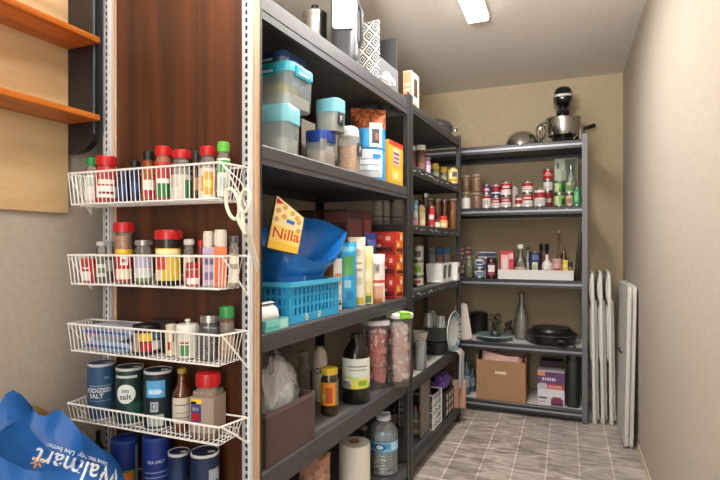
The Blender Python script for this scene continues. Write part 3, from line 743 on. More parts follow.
bottle(B(4, 98, 14, 428, 1.06), 'black bottle at the far end below the low basket', M('#100f10', .3), BLACK, group=g4, name='sauce_bottle')

# scissors hanging by a hook beside the topmost basket
SC = M('#e2dcc6', .4)
def sxy(px, py, y=0.998):
    r = ray(px); zc = y/r.y; return Vector((r.x*zc, y, zt(py, zc)))
p0 = sxy(241, 236)
t = thing('scissors', 'cream-handled scissors hanging open beside the topmost wire basket', 'scissors', p0)
def loop(cx, cy, rx, ry, tilt, off):
    pts = []
    for k in range(18):
        a = 2*PI*k/18; x, y = rx*math.cos(a), ry*math.sin(a)
        pts.append(sxy(cx+x*math.cos(tilt)-y*math.sin(tilt), cy+x*math.sin(tilt)+y*math.cos(tilt), 0.998+off)-p0)
    return pts
b = MB(); b.tube(loop(232.5, 204, 6.2, 15.5, -.20, 0), .0043, SC, 8, True); b.tube([sxy(237, 217)-p0, sxy(240.5, 224)-p0, sxy(245, 234)-p0], [.0045, .0055, .004], SC, 8); b.out('handle', t)
b = MB(); b.tube(loop(245, 201, 5.2, 11.5, .12, -.004), .0041, SC, 8, True); b.tube([sxy(242.5, 211, 0.994)-p0, sxy(242.5, 222, 0.994)-p0, sxy(245, 234, 0.994)-p0], [.004, .005, .004], SC, 8); b.out('handle', t)
BLD = M('#cfcabd', .3, .5)
for o, e in ((0, (257.5, 272)), (-.004, (260, 268))):
    b = MB(); yy = 0.998+o
    q = [sxy(242, 226, yy)-p0, sxy(248, 226, yy)-p0, sxy(255, 247, yy)-p0, sxy(*e, yy)-p0, sxy(249, 247, yy)-p0]
    b.rings([[v for v in q], [v+Vector((0, -.0025, 0)) for v in q]], BLD); b.out('blade', t)
b = MB(); v = sxy(246, 236, 0.990)-p0; b.box(v, (.007, .003, .007), BRUSH, bev=.001); b.out('pivot_screw', t)
h0 = sxy(245, 190, .994)-p0; cn_ = Vector((-.768-p0.x, 1.005-p0.y, BR[0]-p0.z))
b = MB(); b.tube([h0+Vector((0, -.004, 0)), h0+Vector((0, -.005, .006)), h0+Vector((-.01, -.004, .02)), cn_+Vector((.006, -.004, .0)), cn_+Vector((.004, -.0035, .005))], .0014, WIRE, 5); b.out('hook', t)

# ------------------------------------------------------------------ blue shopping bag on a chair beside the door
ch = thing('wooden_chair', 'tan wooden chair with rounded back behind the blue shopping bag', 'chair', (-1.105, .81, 0))
CW = wood('#a8824f', '#8a673a', 4, .45, 'X', .1, 'chair')
b = MB(); b.rrect([(.43, .40, .40, .06), (.435, .42, .42, .07), (.455, .42, .42, .07), (.46, .40, .40, .06)], CW); b.out('seat', ch)
for sx in (-1, 1):
    for sy in (-1, 1):
        b = MB(); b.tube([(sx*.18, sy*.17, 0), (sx*.165, sy*.155, .44)], [.015, .019], CW, 10); b.out('leg', ch)
pts = [(-.20, .50)]
for k in range(13):
    a = PI-k*PI/12; pts.append((.0+.20*math.cos(a), .60+.145*math.sin(a)**.8 if 0 < k < 12 else .60))
pts.append((.20, .50))
b = MB(); b.prism([(p[0], p[1]) for p in pts], -.235, -.215, CW, 'x'); b.out('backrest', ch)
for sy in (-.16, .16):
    b = MB(); b.tube([(-.205, sy, .44), (-.222, sy, .55)], .012, CW, 8); b.out('spindle', ch)

BAGC = M('#0f559c', .5, 0, .35, 14, .10); 
t = thing('shopping_bag', 'bright blue reusable shopping bag with upside-down white store lettering', 'bag', (-1.098, .76, .4640))
b = MB(); R = []; nseg = 44; bag_h = .40
for i in range(26):
    v = i/25; ring = []
    for j in range(nseg):
        a = 2*PI*j/nseg; ca, sa = math.cos(a), math.sin(a)
        sl = ca*CS+sa*SN
        top = .262+.080*math.exp(-((sl+.72)/.26)**2)+.022*math.exp(-((sl-.15)/.3)**2)-.075*max(0, sl-.15)+.008*noise.noise(Vector((ca*2.5, sa*2.5, 3)))
        rx = .176*(abs(ca)**2.6+abs(sa)**2.6)**(-1/2.6); k = (.84+.30*math.sin(min(1, v*1.15)*PI*.62))*(1-.42*max(0, v-.62)/.38)
        rx *= k; n3 = Vector((ca*1.3, sa*1.3, v*2.2))
        fold = (.034*noise.noise(n3*1.4)+.026*(1-abs(noise.noise(n3*2.3+Vector((5, 1, 2)))*2))-.015)*(1-.5*v)
        ring.append(((rx+fold*min(1, v*3+.15))*ca*.97, (rx+fold*min(1, v*3+.15))*sa*.98, v*top))
    R.append(ring)
inner = [(p[0]*.8, p[1]*.8, p[2]-.05) for p in R[-1]]
b.rings(R+[inner], BAGC, True, True); bag = b.out('bag_body', t, 80)
bvh = BVHTree.FromPolygons([v.co.copy() for v in bag.data.vertices], [list(p.vertices) for p in bag.data.polygons])
def bagpt(px, py, zc):
    r = ray(px)*zc; return Vector((r.x, r.y, zt(py, zc)))-Vector((-1.098, .76, .4640))
view = Vector((-1.0, .75, -.42)).normalized(); zax = -view; xax = Vector((.75, 1.0, 0)).normalized(); yax = zax.cross(xax)
def bagX(px, py, roll):
    o = bagpt(px, py, .88); RR = Matrix((xax, yax, zax)).transposed().to_4x4()
    return Matrix.Translation(o) @ RR @ Matrix.Rotation(roll, 4, 'Z')
ROLL = PI-math.radians(27)
WT = M('#dfe8ee', .5)
drape('Walmart', .053, WT, bagX(87, 474, ROLL), bvh, parent=t)
drape('Save money. Live better.', .0145, WT, bagX(86, 457, ROLL-.03), bvh, parent=t)
b = MB()
for k in range(6):
    a = k*PI/3; b.box((.008*math.cos(a), .008*math.sin(a), 0), (.009, .003, .0008), M('#e79a2c', .5), rot=(0, 0, a))
X = bagX(34, 466, 0); dd = (X.to_3x3() @ Vector((0, 0, -1))).normalized()
for v in b.bm.verts:
    p = X @ v.co; h = bvh.ray_cast(p, dd); v.co = h[0]-dd*.002 if h[0] is not None else p
b.out('spark_mark', t)
# ------------------------------------------------------------------ tall run behind the door: top shelf
T = .0012
S1 = [z+T for z in Z1]; S2 = [z+T for z in Z2]; S3 = [z+T for z in Z3]
def grp(n): return n
gt = 'goods on top of the tall run'
sp = rnd(U1, S1[0], 315, 24, -60, .24)
t = thing('steel_canister', 'brushed steel canister on the topmost shelf beside the black appliance', 'canister', sp[0], sp[3], gt)
b = MB(); b.lathe([(sp[1]*.95, 0), (sp[1], .006), (sp[1], .24)], BRUSH, 28); b.out('canister_body', t)
b = MB(); b.lathe([(sp[1]*1.03, .2395), (sp[1]*1.03, .258), (sp[1]*.7, .27), (.015, .275)], BRUSH, 28); b.lathe([(.012, .274), (.016, .29), (.004, .298)], BLACK, 14); b.out('lid', t)
sp = rnd(U1, S1[0], 345.5, 27, -40, .115); ww = sp[1]*2
t = thing('coffee_maker', 'black countertop appliance with white front panel on the topmost shelf', 'kitchen appliance', sp[0], sp[3]-.12, gt)
b = MB(); b.rrect([(0, ww*.9, .15, .03), (.012, ww, .17, .035), (.06, ww, .17, .035), (.085, ww*1.0, .15, .035), (.40, ww, .15, .035), (.415, ww*.92, .14, .03)], M('#2b2a2c', .35)); b.out('housing', t)
b = MB(); b.rrect([(0, ww*.78, .2, .014), (.004, ww*.82, .2, .016)], M('#b2b3bc', .35), 5, X=Matrix.Translation((.002, -.0755, .255)) @ Matrix.Rotation(PI/2, 4, 'X'))
b.box((.012, -.0802, .305), (ww*.38, .001, .045), M('#5666a8', .4)); b.box((-.03, -.0802, .305), (.008, .001, .05), M('#9aa0bb', .4))
for k in range(3): b.box((-.004, -.0802, .255-.018*k), (ww*(.42-.06*k), .001, .004), M('#b9bcc6', .4))
b.out('front_panel', t)
b = MB(); b.tube([(ww*.5, -.02, .10), (ww*.62, -.03, .13), (ww*.62, -.03, .24), (ww*.5, -.02, .27)], .007, CHAR, 8); b.out('handle', t)
b = MB(); b.rrect([(0, ww*1.05, .05, .02), (.01, ww*1.05, .05, .02)], GREY, X=Matrix.Translation((.004, -.10, .002))); b.out('drip_tray', t)

loc, w_, d_, h_, rz = bxs(U1, S1[0], 380, 401.5, 19.5, .055, 360)
t = thing('fabric_bin', 'black and white diamond-patterned bin, open to the aisle, on the topmost shelf', 'storage bin', loc, rz, gt)
b = MB(); th = .006; DK = M('#2f2e32', .8, 0, .2, 80)
b.box((0, d_/2-th/2, h_/2), (w_, th, h_), DK); b.box((w_/2-th/2, 0, h_/2), (th, d_-2*th-.001, h_), DK); b.box((0, 0, th/2), (w_-2*th-.001, d_-2*th-.001, th), DK)
b.box((-w_/2+th/2, 0, h_/2), (th, d_-2*th-.001, h_), DK)
pf = [(-w_/2, 0), (w_/2, 0), (w_/2, h_*.93), (w_*.1, h_*.99), (-w_/2, h_)]
b.prism([(-w_/2, 0), (w_/2, 0), (w_/2, h_*.46), (-w_/2, h_*.46)], -d_/2+.0, -d_/2+th, M('#5a595d', .8), 'y')
b.out('bin_body', t)
b = MB(); e = -w_/2-.0012; WP = M('#d9d6cf', .7); BP = M('#26252a', .7)
b.quad([(e, d_/2, 0), (e, -d_/2, 0), (e, -d_/2, h_), (e, d_/2, h_)], BP)
cw = d_/1.5; ch_ = cw*1.05
def clipd(poly):
    """clip a polygon (s,z) to the face"""
    for ax, lim, sg in ((0, 0, 1), (0, d_, -1), (1, 0, 1), (1, h_, -1)):
        out = []
        for i in range(len(poly)):
            p, q = poly[i-1], poly[i]; fp, fq = sg*(p[ax]-lim), sg*(q[ax]-lim)
            if (fp >= 0) != (fq >= 0):
                k = fp/(fp-fq); out.append((p[0]+(q[0]-p[0])*k, p[1]+(q[1]-p[1])*k))
            if fq >= 0: out.append(q)
        poly = out
        if len(poly) < 3: return None
    return poly
for i in range(-1, 4):
    for j in range(-1, int(h_/ch_*2)+3):
        cx_, cz_ = (i+.5*(j % 2))*cw+.2*cw, j*ch_*.5
        for r1, r0 in ((.50, .40), (.28, .18), (.07, 0)):
            for q in range(4):
                a0, a1 = q*PI/2, (q+1)*PI/2
                pol = [(cx_+math.cos(a)*r*cw, cz_+math.sin(a)*r*ch_) for a, r in ((a0, r0), (a0, r1), (a1, r1), (a1, r0))]
                if r0 == 0: pol = pol[:3]
                pol = clipd(pol)
                if pol: b.quad([(e-.0006, d_/2-s_, z_) for s_, z_ in pol], WP)
b.out('patterned_side', t)
b = MB(); b.ball((0, 0, 0), (.06, .018, .026), M('#dcd9d2', .8), 3, amp=.5, freq=9, seed=3)
o = tag(b.out('crumpled_cloth'), 'crumpled white cloth lying in front of the diamond-patterned bin', 'cloth', gt)
c = U1.at(U1.hit(388, .026)[0], .026); o.location = (c.x, c.y, S1[0]+.033); o.rotation_euler = (0, 0, U1.rz)

# ------------------------------------------------------------------ second shelf: lidded tubs and bags
gs = 'food containers on the second shelf'
AQ = clear('#8fdcea', .72, .25, .2); TEAL = M('#2596b0', .35); NVL = M('#2a4a9c', .35); AQB = clear('#eafaff', .30, .2, .22)
FLOUR = M('#f2eadc', .8, 0, .3, 40); OATS = speck('#cdb48a', '#b8986a', 240); RICE = M('#d9cdb6', .8)
def fbx(pl, pr, ytop, b, d, z): return bxs(U1, z, pl, pr, ytop, b, d=d)
l, w_, d_, h1, rz = fbx(284, 303, 101, .028, .17, S1[1])
food_box(l, w_, d_, h1, rz+.10, 'aqua-lidded tub of flour on the second shelf, nearest the door', AQ, AQB, FLOUR, .42, gs, None, lidh=.05)
zA = S1[1]+h1+.001
l, w_, d_, h2, rz = fbx(289, 315.5, 58, .03, .18, zA)
food_box(l, w_, d_, h2, rz, 'large teal-lidded tub holding a yellow packet, stacked on the aqua-lidded tub', M('#49b4c9', .35), clear('#eaf6fc', .28, .2, .22), M('#f3ece0', .8), .33, gs, TEAL, M('#d8c22e', .4), lidh=.03)
zB = zA+h2+.001; c = U1.at(U1.hit(283, .12)[0], .13)
food_box((c.x, c.y, zB), .15, .13, .045, U1.rz, 'shallow navy-lidded tub on top of the large teal-lidded tub', M('#2e4a78', .35), clear('#aab8cc', .4, .2, .3), None, .4, gs, M('#24406e', .35), lidh=.02)
l, w_, d_, h3, rz = bxs(U1, S1[1], 324.6, 338, 128, .045, 303)
food_box(l, w_, d_, h3, rz, 'blue-lidded tub of grain, lowest of its stack beside the pasta jar', NVL, PLAST, M('#cbb592', .8), .5, gs, M('#233f92', .35), lidh=.03)
l, w_, d_, h4, rz = bxs(U1, S1[1]+h3+.001, 337, 347.5, 96, .022, 313)
food_box(l, w_, d_, h4, rz, 'light aqua-lidded tub of oats with black square tag, stacked on the blue-lidded tub', AQ, AQB, M('#b9a47c', .8), .6, gs, None, lidh=.045, tag_=('F', -.18, .36))
l, w_, d_, h_, rz = bxs(U1, S1[1], 354.5, 362.5, 124, .02, 335)
t = thing('pasta_jar', 'tall white-lidded square jar of tan pasta with black tag', 'food container', l, rz, gs)
b = MB(); b.rrect([(0, w_*.92, d_*.92, .02), (h_*.72, w_, d_, .025), (h_*.80, w_*.96, d_*.96, .035)], clear('#f6f6f2', .22, .2, .22), 5); b.out('tub', t)
b = MB(); b.rrect([(.003, w_*.87, d_*.87, .018), (h_*.58, w_*.93, d_*.93, .022)], speck('#d8a866', '#c48a48', 160), 5); b.out('contents', t)
b = MB(); b.rrect([(h_*.78, w_*.97, d_*.97, .035), (h_*.9, w_*.95, d_*.95, .035), (h_*.97, w_*.8, d_*.8, .04), (h_, w_*.6, d_*.6, .04)], M('#dfe2de', .4), 5); b.out('lid', t)
b = MB(); b.box((w_*.1, -d_/2-.0016, h_*.5), (.036, .002, .05), M('#3a3a40', .5)); b.text('P', .03, WHITE, front(w_*.1, -d_/2-.004, h_*.5)); b.out('name_tag', t)
def pch(px, wpx, ytop, b, z, F=U1, face=.5):
    u, zc = F.hit(px, b); p = F.at(u, b, z); rc = math.atan2(-p.y, -p.x)+PI/2
    return p, wpx*zc/FPX, zt(ytop, zc)-z, rc*face+F.rz*(1-face)
PRETZ = speck('#b4622c', '#6e3214', 95, lo=.25, hi=.75)
sp = pch(368.5, 36, 109, .09, S1[1], face=.8)
pouch(sp, 'bag of pretzels with brown see-through top and blue front panel', M('#e9ecee', .35), [(-1, 1, .70, 1, PRETZ), (-1, .1, .45, .70, M('#2a9ad8', .35)), (-.1, .7, .42, .78, M('#e6e9ea', .4)), (.05, .5, .5, .7, M('#4a4a55', .4)), (.25, .42, .55, .64, M('#b46a58', .4)), (-1, 1, .02, .42, M('#d6dde2', .4)), (.7, 1, .0, .72, M('#2a9ad8', .35)), (-1, 1, 0, .05, M('#2a9ad8', .35)), (-1, -.8, .05, .45, M('#2a9ad8', .35)), (-.6, .45, .2, .22, M('#8c9aa6', .4)), (-.6, .45, .12, .14, M('#8c9aa6', .4)), (-.6, .45, .28, .30, M('#8c9aa6', .4)), (-1, 1, .42, .455, M('#1d78b6', .35)), (.1, .6, .3, .36, M('#2a84c4', .35)), (-.9, -.5, .06, .1, M('#c02a52', .4))],
      'pretzel_bag', gs, .10, 'pouch', back=PRETZ)
l, w_, d_, h_, rz = fbx(389, 403, 139, .02, .05, S1[1])
carton((l, w_, d_, h_, rz), 'yellow carton with red top edge, last on the second shelf before the post', M('#e3a92e', .5), [(0, 1, .9, 1, M('#cf3b2a', .5)), (.25, .75, .45, .85, M('#d8b8a0', .5)), (.3, .7, .5, .54, PURPLE), (.3, .7, .6, .64, PURPLE), (.3, .7, .7, .75, PURPLE), (.15, .85, .08, .36, M('#edc05a', .5)), (.3, .6, .14, .28, M('#f0d890', .5))], group=gs, endcol=M('#d29a28', .5))
l, w_, d_, h_, rz = U1.at(1.085, .140, S1[1]), .11, .07, zt(110, 2.42)-S1[1], U1.rz
carton((l, w_, d_, h_, rz), 'dark box with red bands standing behind the yellow carton', M('#1f1c1e', .5), [(.05, .5, .55, .9, M('#7a2020', .5)), (.1, .45, .62, .68, M('#c9b8a8', .5)), (.6, .95, .5, .95, M('#3a3030', .5))], group=gs, en=[(.2, .8, .5, .9, M('#7a2020', .5))])
c = U1.at(.78, .42)
carton(((c.x, c.y, S1[1]), .14, .06, zt(92, 2.02)-S1[1], U1.rz), 'dark brown box at the back of the second shelf, behind the stacked tubs', BROWN, [(.1, .9, .7, .95, M('#7a3a2a', .5))], group=gs, en=[(.1, .9, .7, .95, M('#7a3a2a', .5))])

# ------------------------------------------------------------------ third shelf: blue basket and packets
gm = 'packets on the third shelf'
BKT = M('#2f9fd0', .35); 
l, w_, d_, h_, rz = bxs(U1, S1[2], 290, 339.5, 283, .022, d=.21)
t = thing('plastic_basket', 'bright blue slotted plastic basket holding the blue grocery bag', 'basket', l, rz)
bx_c = l.copy(); bk_w, bk_d, bk_h = w_, d_, h_
def lattice(b, p0, ux, L0, H0, n, m, nz=3):
    """slotted wall: starts at p0, runs along ux (length L0), height H0"""
    ux = Vector(ux); p0 = Vector(p0); ny = ux.cross(Vector((0, 0, 1))); th = .003
    def bar(a, c, z0, z1):
        q = [p0+ux*a+Vector((0, 0, z0)), p0+ux*c+Vector((0, 0, z0)), p0+ux*c+Vector((0, 0, z1)), p0+ux*a+Vector((0, 0, z1))]
        b.rings([[v+ny*th/2 for v in q], [v-ny*th/2 for v in q]], m)
    zz = [(0, .22), (.42, .49), (.68, .75), (.93, 1)]
    for a, c in zz: bar(0, L0, a*H0, c*H0)
    pit = L0/n
    for i in range(n+1):
        x0 = max(0, i*pit-pit*.24); x1 = min(L0, i*pit+pit*.24)
        if i in (0, n): x0, x1 = (0, pit*.6) if i == 0 else (L0-pit*.6, L0)
        for (a, c), (e, g_) in zip(zz, zz[1:]): bar(x0, x1, c*H0, e*H0)
b = MB(); lattice(b, (-w_/2, -d_/2+.004, 0), (1, 0, 0), w_, h_-.012, 13, BKT); b.out('basket_side', t)
b = MB(); lattice(b, (-w_/2, d_/2-.004, 0), (1, 0, 0), w_, h_-.012, 13, BKT); b.out('basket_side', t)
b = MB(); lattice(b, (-w_/2+.002, -d_/2+.006, 0), (0, 1, 0), d_-.012, h_-.012, 9, BKT); b.out('basket_end', t)
b = MB(); lattice(b, (w_/2-.002, -d_/2+.006, 0), (0, 1, 0), d_-.012, h_-.012, 9, BKT); b.out('basket_end', t)
b = MB(); b.box((0, 0, .002), (w_-.006, d_-.014, .003), BKT); b.out('basket_base', t)
b = MB()
for z0, z1, e in ((h_-.014, h_, .006),):
    b.rings([[(sx*(w_/2+e), sy*(d_/2+e), z0) for sx, sy in ((-1, -1), (1, -1), (1, 1), (-1, 1))], [(sx*(w_/2+e), sy*(d_/2+e), z1) for sx, sy in ((-1, -1), (1, -1), (1, 1), (-1, 1))],
             [(sx*(w_/2-.004), sy*(d_/2-.006), z1) for sx, sy in ((-1, -1), (1, -1), (1, 1), (-1, 1))], [(sx*(w_/2-.004), sy*(d_/2-.006), z0) for sx, sy in ((-1, -1), (1, -1), (1, 1), (-1, 1))]], M('#4bb4dc', .3), False, False)
b.out('rim', t)
b = MB(); FLW = M('#c9d6b0', .5)
for cx_ in (-.06, .02):
    for k in range(6):
        a = k*PI/3; b.box((cx_+.008*math.cos(a), -d_/2+.0018, .014+.008*math.sin(a)), (.009, .001, .004), FLW, rot=(0, -a, 0))
b.out('flower_decal', t)

# grocery bag standing in the basket
GB = M('#1f6fc0', .28, 0, .5, 22, .12)
t = thing('grocery_bag', 'shiny blue plastic grocery bag standing open in the blue basket', 'plastic bag', (l.x, l.y, l.z+.006), rz)
b = MB(); R = []; ns = 48
# mouth of the bag: angle, x along the shelf, y (aisle is negative), height
CT = [(-180, -.155, .00, .235), (-135, -.12, -.095, .215), (-90, -.02, -.115, .180), (-50, .11, -.118, .205), (-22, .20, -.10, .27), (0, .30, -.05, .292), (28, .25, .03, .335), (60, .14, .09, .335), (100, .0, .105, .29), (140, -.11, .085, .25)]
def ctl(a):
    n_ = len(CT); a = (a+180) % 360-180; i = max(k for k in range(n_) if CT[k][0] <= a)
    P = [CT[(i+k-1) % n_] for k in range(4)]; a1 = P[1][0]; a2 = P[2][0]+(360 if P[2][0] <= a1 else 0); t_ = (a-a1)/(a2-a1)
    return [.5*((2*P[1][k])+(-P[0][k]+P[2][k])*t_+(2*P[0][k]-5*P[1][k]+4*P[2][k]-P[3][k])*t_**2+(-P[0][k]+3*P[1][k]-3*P[2][k]+P[3][k])*t_**3) for k in (1, 2, 3)]
for i in range(26):
    v = i/25; ring = []
    for j in range(ns):
        a = 2*PI*j/ns; ca, sa = math.cos(a), math.sin(a); e_ = (abs(ca)**4+abs(sa)**4)**(-1/4)
        mx_, my_, mz_ = ctl(math.degrees(a)); z = v*mz_
        bx_, by_ = (bk_w/2-.016)*ca*e_*.96, (bk_d/2-.022)*sa*e_*.96
        g_ = min(1, max(0, (z-(bk_h+.004))/max(mz_-(bk_h+.004), .02))); g_ = g_*g_*(3-2*g_)
        f = noise.noise(Vector((ca*2.2, sa*2.2, v*3.5)))*.016*min(1, g_*2.5)+(.5-abs(noise.noise(Vector((ca*4, sa*4, v*5+3)))))*.014*min(1, g_*3)
        k_ = .93+.07*min(1, v*4) if g_ == 0 else 1
        x, y = bx_*k_*(1-g_)+mx_*g_, by_*k_*(1-g_)+my_*g_
        ring.append((x+f*ca, y+f*sa, z+.010*noise.noise(Vector((ca*3, sa*3, 7)))*g_))
    R.append(ring)
inn = [[(p[0]*.97, p[1]*.95, p[2]-.003) for p in R[-1]]]
for q in (.35, .7, 1.0):
    inn.append([(R[-1][j][0]*(1-q)*.95+R[9][j][0]*.9*q, R[-1][j][1]*(1-q)*.93+R[9][j][1]*.88*q, R[-1][j][2]*(1-q)+.15*q) for j in range(ns)])
b.rings(R+inn, GB, True, True); gb = b.out('bag_body', t, 80)
b = MB(); b.text('You', .020, M('#cfe0ee', .4), front(0, 0, 0)); bv = BVHTree.FromPolygons([v.co.copy() for v in gb.data.vertices], [list(p.vertices) for p in gb.data.polygons])
X = Matrix.Translation((-.04, -.3, .12)) @ Matrix.Rotation(-PI/2, 4, 'Y')
for v in b.bm.verts:
    p = X @ v.co; h = bv.ray_cast(p, Vector((0, 1, 0))); v.co = h[0]+Vector((0, -.0015, 0)) if h[0] else p
b.out('lettering', t)

# cookie box in the bag
NY = M('#e8b93c', .45); NC = M('#e9d49a', .5); CK = M('#c99a55', .6)
r_ = ray(285.5)*1.55; nl = Vector((r_.x, r_.y, zt(228, 1.55)))
t = thing('cookie_box', 'yellow cookie box with big red lettering tilted inside the blue grocery bag', 'box', nl, 0, rot=(0, 0, 0))
face = math.atan2(-nl.y, -nl.x)+PI/2
t.rotation_euler = (Matrix.Rotation(face+.25, 4, 'Z') @ Matrix.Rotation(.21, 4, 'Y') @ Matrix.Rotation(-.08, 4, 'X')).to_euler()
w_, d_ = .094, .030
zl, zr, zb_ = .088, .040, -.072                              # slanting torn-open top
out_ = [(-w_/2, zb_), (w_/2, zb_), (w_/2, zr), (-w_/2, zl)]
b = MB(); b.prism(out_, -d_/2, d_/2, M('#7a5a2a', .6), 'y'); b.out('carton', t)
b = MB(); y = -d_/2-.0008
top = lambda x: zl+(zr-zl)*(x/w_+.5)
b.quad([(-w_/2, y, zb_), (w_/2, y, zb_), (w_/2, y, zr), (-w_/2, y, zl)], NC)
b.quad([(-w_/2, y-.0002, zb_), (w_/2, y-.0002, zb_), (w_/2, y-.0002, -.012), (-w_/2, y-.0002, .006)], M('#eacb6c', .5))
b.quad([(-w_/2, y-.0004, zb_), (w_/2, y-.0004, zb_), (w_/2, y-.0004, -.052), (-w_/2, y-.0004, -.046)], NY)
for (x_, z_) in ((-.034, .045), (-.016, .058), (-.014, .030), (.010, .045), (.034, .022), (.026, .034), (-.036, .018), (.036, -.004)):
    seg = 12; b.quad([(x_+.008*math.cos(2*PI*k/seg), y-.0006, z_+.008*math.sin(2*PI*k/seg)) for k in range(seg)], CK)
b.quad([(-w_/2+.002, y-.0007, zl-.006), (-w_/2+.002, y-.0007, zl-.024), (-w_/2+.026, y-.0007, zl-.020)], RED)
b.box((.008, y-.0006, .018), (.026, .0006, .011), M('#2a66b4', .4), rot=(0, .15, 0))
b.text('Nilla', .046, M('#c8391f', .45), front(.001, y-.0012, -.024, 0)); b.out('printed_front', t)

# aqua tray with a paper roll near the post
l, w_, d_, h_, rz = bxs(U1, S1[2], 266, 288.5, 322, .006, d=.10)
t = thing('shallow_tray', 'small aqua patterned tray at the corner of the third shelf by the post', 'tray', l, rz, gm)
b = MB(); AT = M('#7cc6c4', .4)
b.rings([[(sx*w_/2, sy*d_/2, z) for sx, sy in ((-1, -1), (1, -1), (1, 1), (-1, 1))] for z in (0, h_)]+[[(sx*(w_/2-.003), sy*(d_/2-.003), z) for sx, sy in ((-1, -1), (1, -1), (1, 1), (-1, 1))] for z in (h_, .004)], AT); b.out('tray_body', t)
b = MB(); b.quad([((u-.5)*w_, -d_/2-.0006, v*h_) for u, v in ((.62, .1), (.96, .1), (.96, .9), (.62, .9))], M('#a9d8cc', .4)); b.quad([((u-.5)*w_, -d_/2-.0006, v*h_) for u, v in ((.04, .2), (.56, .2), (.56, .45), (.04, .45))], M('#4fae9a', .4)); b.out('print', t)
rl = thing('paper_roll', 'loose white paper roll lying in the aqua patterned tray', 'paper roll', (l.x, l.y, l.z+.0400), rz, gm)
b = MB(); R = []
for i in range(30):
    a = i/29*2.35*PI; r = .0265+.0045*a/PI; R.append((r*math.cos(a+.9), r*math.sin(a+.9)))
b.rings([[(x, p[0], p[1]) for p in R]+[(x, p[0]*.96, p[1]*.96) for p in reversed(R)] for x in (-w_/2+.008, w_/2-.02)], M('#e6e4e2', .7)); b.out('rolled_sheet', rl, 60)

l, w_, d_, h_, rz = bxs(U1, S1[2], 334, 342, 259, .058, 321)
carton((l, w_, d_, h_, rz), 'white carton with orange-brown window band beyond the blue basket', M('#dcdad6', .5), [(.1, .9, .5, .72, M('#cf8a52', .5)), (.15, .85, .12, .2, GREY), (.15, .85, .26, .3, LGREY), (.6, .9, .1, .14, BLACK)], en=[(.05, .95, .52, .92, M('#b0612a', .5)), (.05, .95, .1, .45, M('#b9b4b4', .5))], group=gm)
sp = pch(344.5, 24, 242, .085, S1[2], face=.9)
pouch(sp, 'cyan snack bag with green leaf panel, between white carton and cream pouch', M('#2e9fd2', .3, 0, .2, 30), [(-.2, .75, .50, .78, M('#57a45a', .4)), (-.1, .5, .3, .42, M('#9fd0e4', .4)), (.1, .7, .12, .25, M('#2a7ab8', .35)), (-.9, .9, .86, .93, M('#66bfe2', .3))], 'snack_bag', gm, .06)
sp = pch(356.5, 18, 237, .075, S1[2], face=.9)
pouch(sp, 'tall cream pouch with yellow base beside the cyan snack bag', M('#e2dbc8', .5), [(-.8, .8, .02, .12, M('#dcc24a', .45)), (-.6, .6, .5, .54, M('#a9a090', .5)), (-.6, .6, .6, .63, M('#a9a090', .5)), (-.5, .5, .3, .42, M('#c9c0a8', .5)), (-.4, .4, .72, .82, M('#d0c6ae', .5))], 'flour_pouch', gm, .05)
sp = pch(366, 14.5, 246, .062, S1[2], face=.9)
pouch(sp, 'narrow pale yellow pouch leaning beside the tall cream pouch', M('#ddd59c', .5), [(-.7, .7, .02, .15, M('#5f8a4a', .45)), (-.6, .6, .4, .6, M('#e9e4c4', .5)), (-.6, .6, .16, .2, M('#d8b83c', .5))], 'seasoning_pouch', gm, .04)
sp = pch(376.5, 17, 254, .050, S1[2], face=.9)
pouch(sp, 'white pouch with orange-red lower band in front of the red cartons', M('#e6e0da', .45), [(-1, 1, .40, .46, M('#c7503a', .45)), (-.8, .8, .08, .34, M('#d9a88c', .5)), (-.7, .7, .0, .08, M('#c87a3a', .45)), (-.3, .3, .6, .8, M('#b8b0b4', .5)), (-.1, .2, .64, .76, M('#7a7484', .5))], 'snack_pouch', gm, .045)
zt_ = S1[2]
for k, (yt, pe, lab_) in enumerate(((276, 380, 'red and orange drink carton, lowest of its stack of three'), (254, 380, 'red and orange drink carton, middle of its stack of three'), (231.5, 370, 'red and orange drink carton, uppermost of its stack of three'))):
    l, w_, d_, h_, rz = bxs(U1, zt_+.0006, 395.5, 405, yt, .022, pe)
    fr = [(.02, .98, .02, .98, M('#db6a24', .45)), (.05, .5, .62, .95, M('#c22a20', .45)), (.55, .95, .55, .95, M('#e8923a', .45)), (.1, .9, .08, .24, M('#5a1a14', .5)), (.2, .5, .3, .5, M('#efc070', .5)), (.6, .85, .62, .8, M('#f0dcb8', .5))]
    en = [(.02, .98, .02, .98, M('#a32420', .45)), (.5, .95, .5, .95, M('#c43a2a', .45)), (.1, .9, .1, .3, M('#4a1414', .5)), (.15, .45, .3, .44, M('#caa090', .5)), (.1, .5, .65, .85, M('#bb5040', .5)), (.62, .8, .6, .8, M('#e2b0a0', .5))]
    carton((l, w_, d_, h_, rz), lab_, M('#a8281f', .45), fr, en, 'drink_carton', 'red drink cartons on the third shelf'); zt_ += h_+.0008
sp = pch(371, 13, 233, .112, S1[2], face=.6)
pouch(sp, 'royal blue bag peeking out behind the white pouch with red band', M('#2b3f9e', .3), [(-.6, .6, .8, .9, M('#5a6ac8', .35))], 'snack_bag', gm, .03)
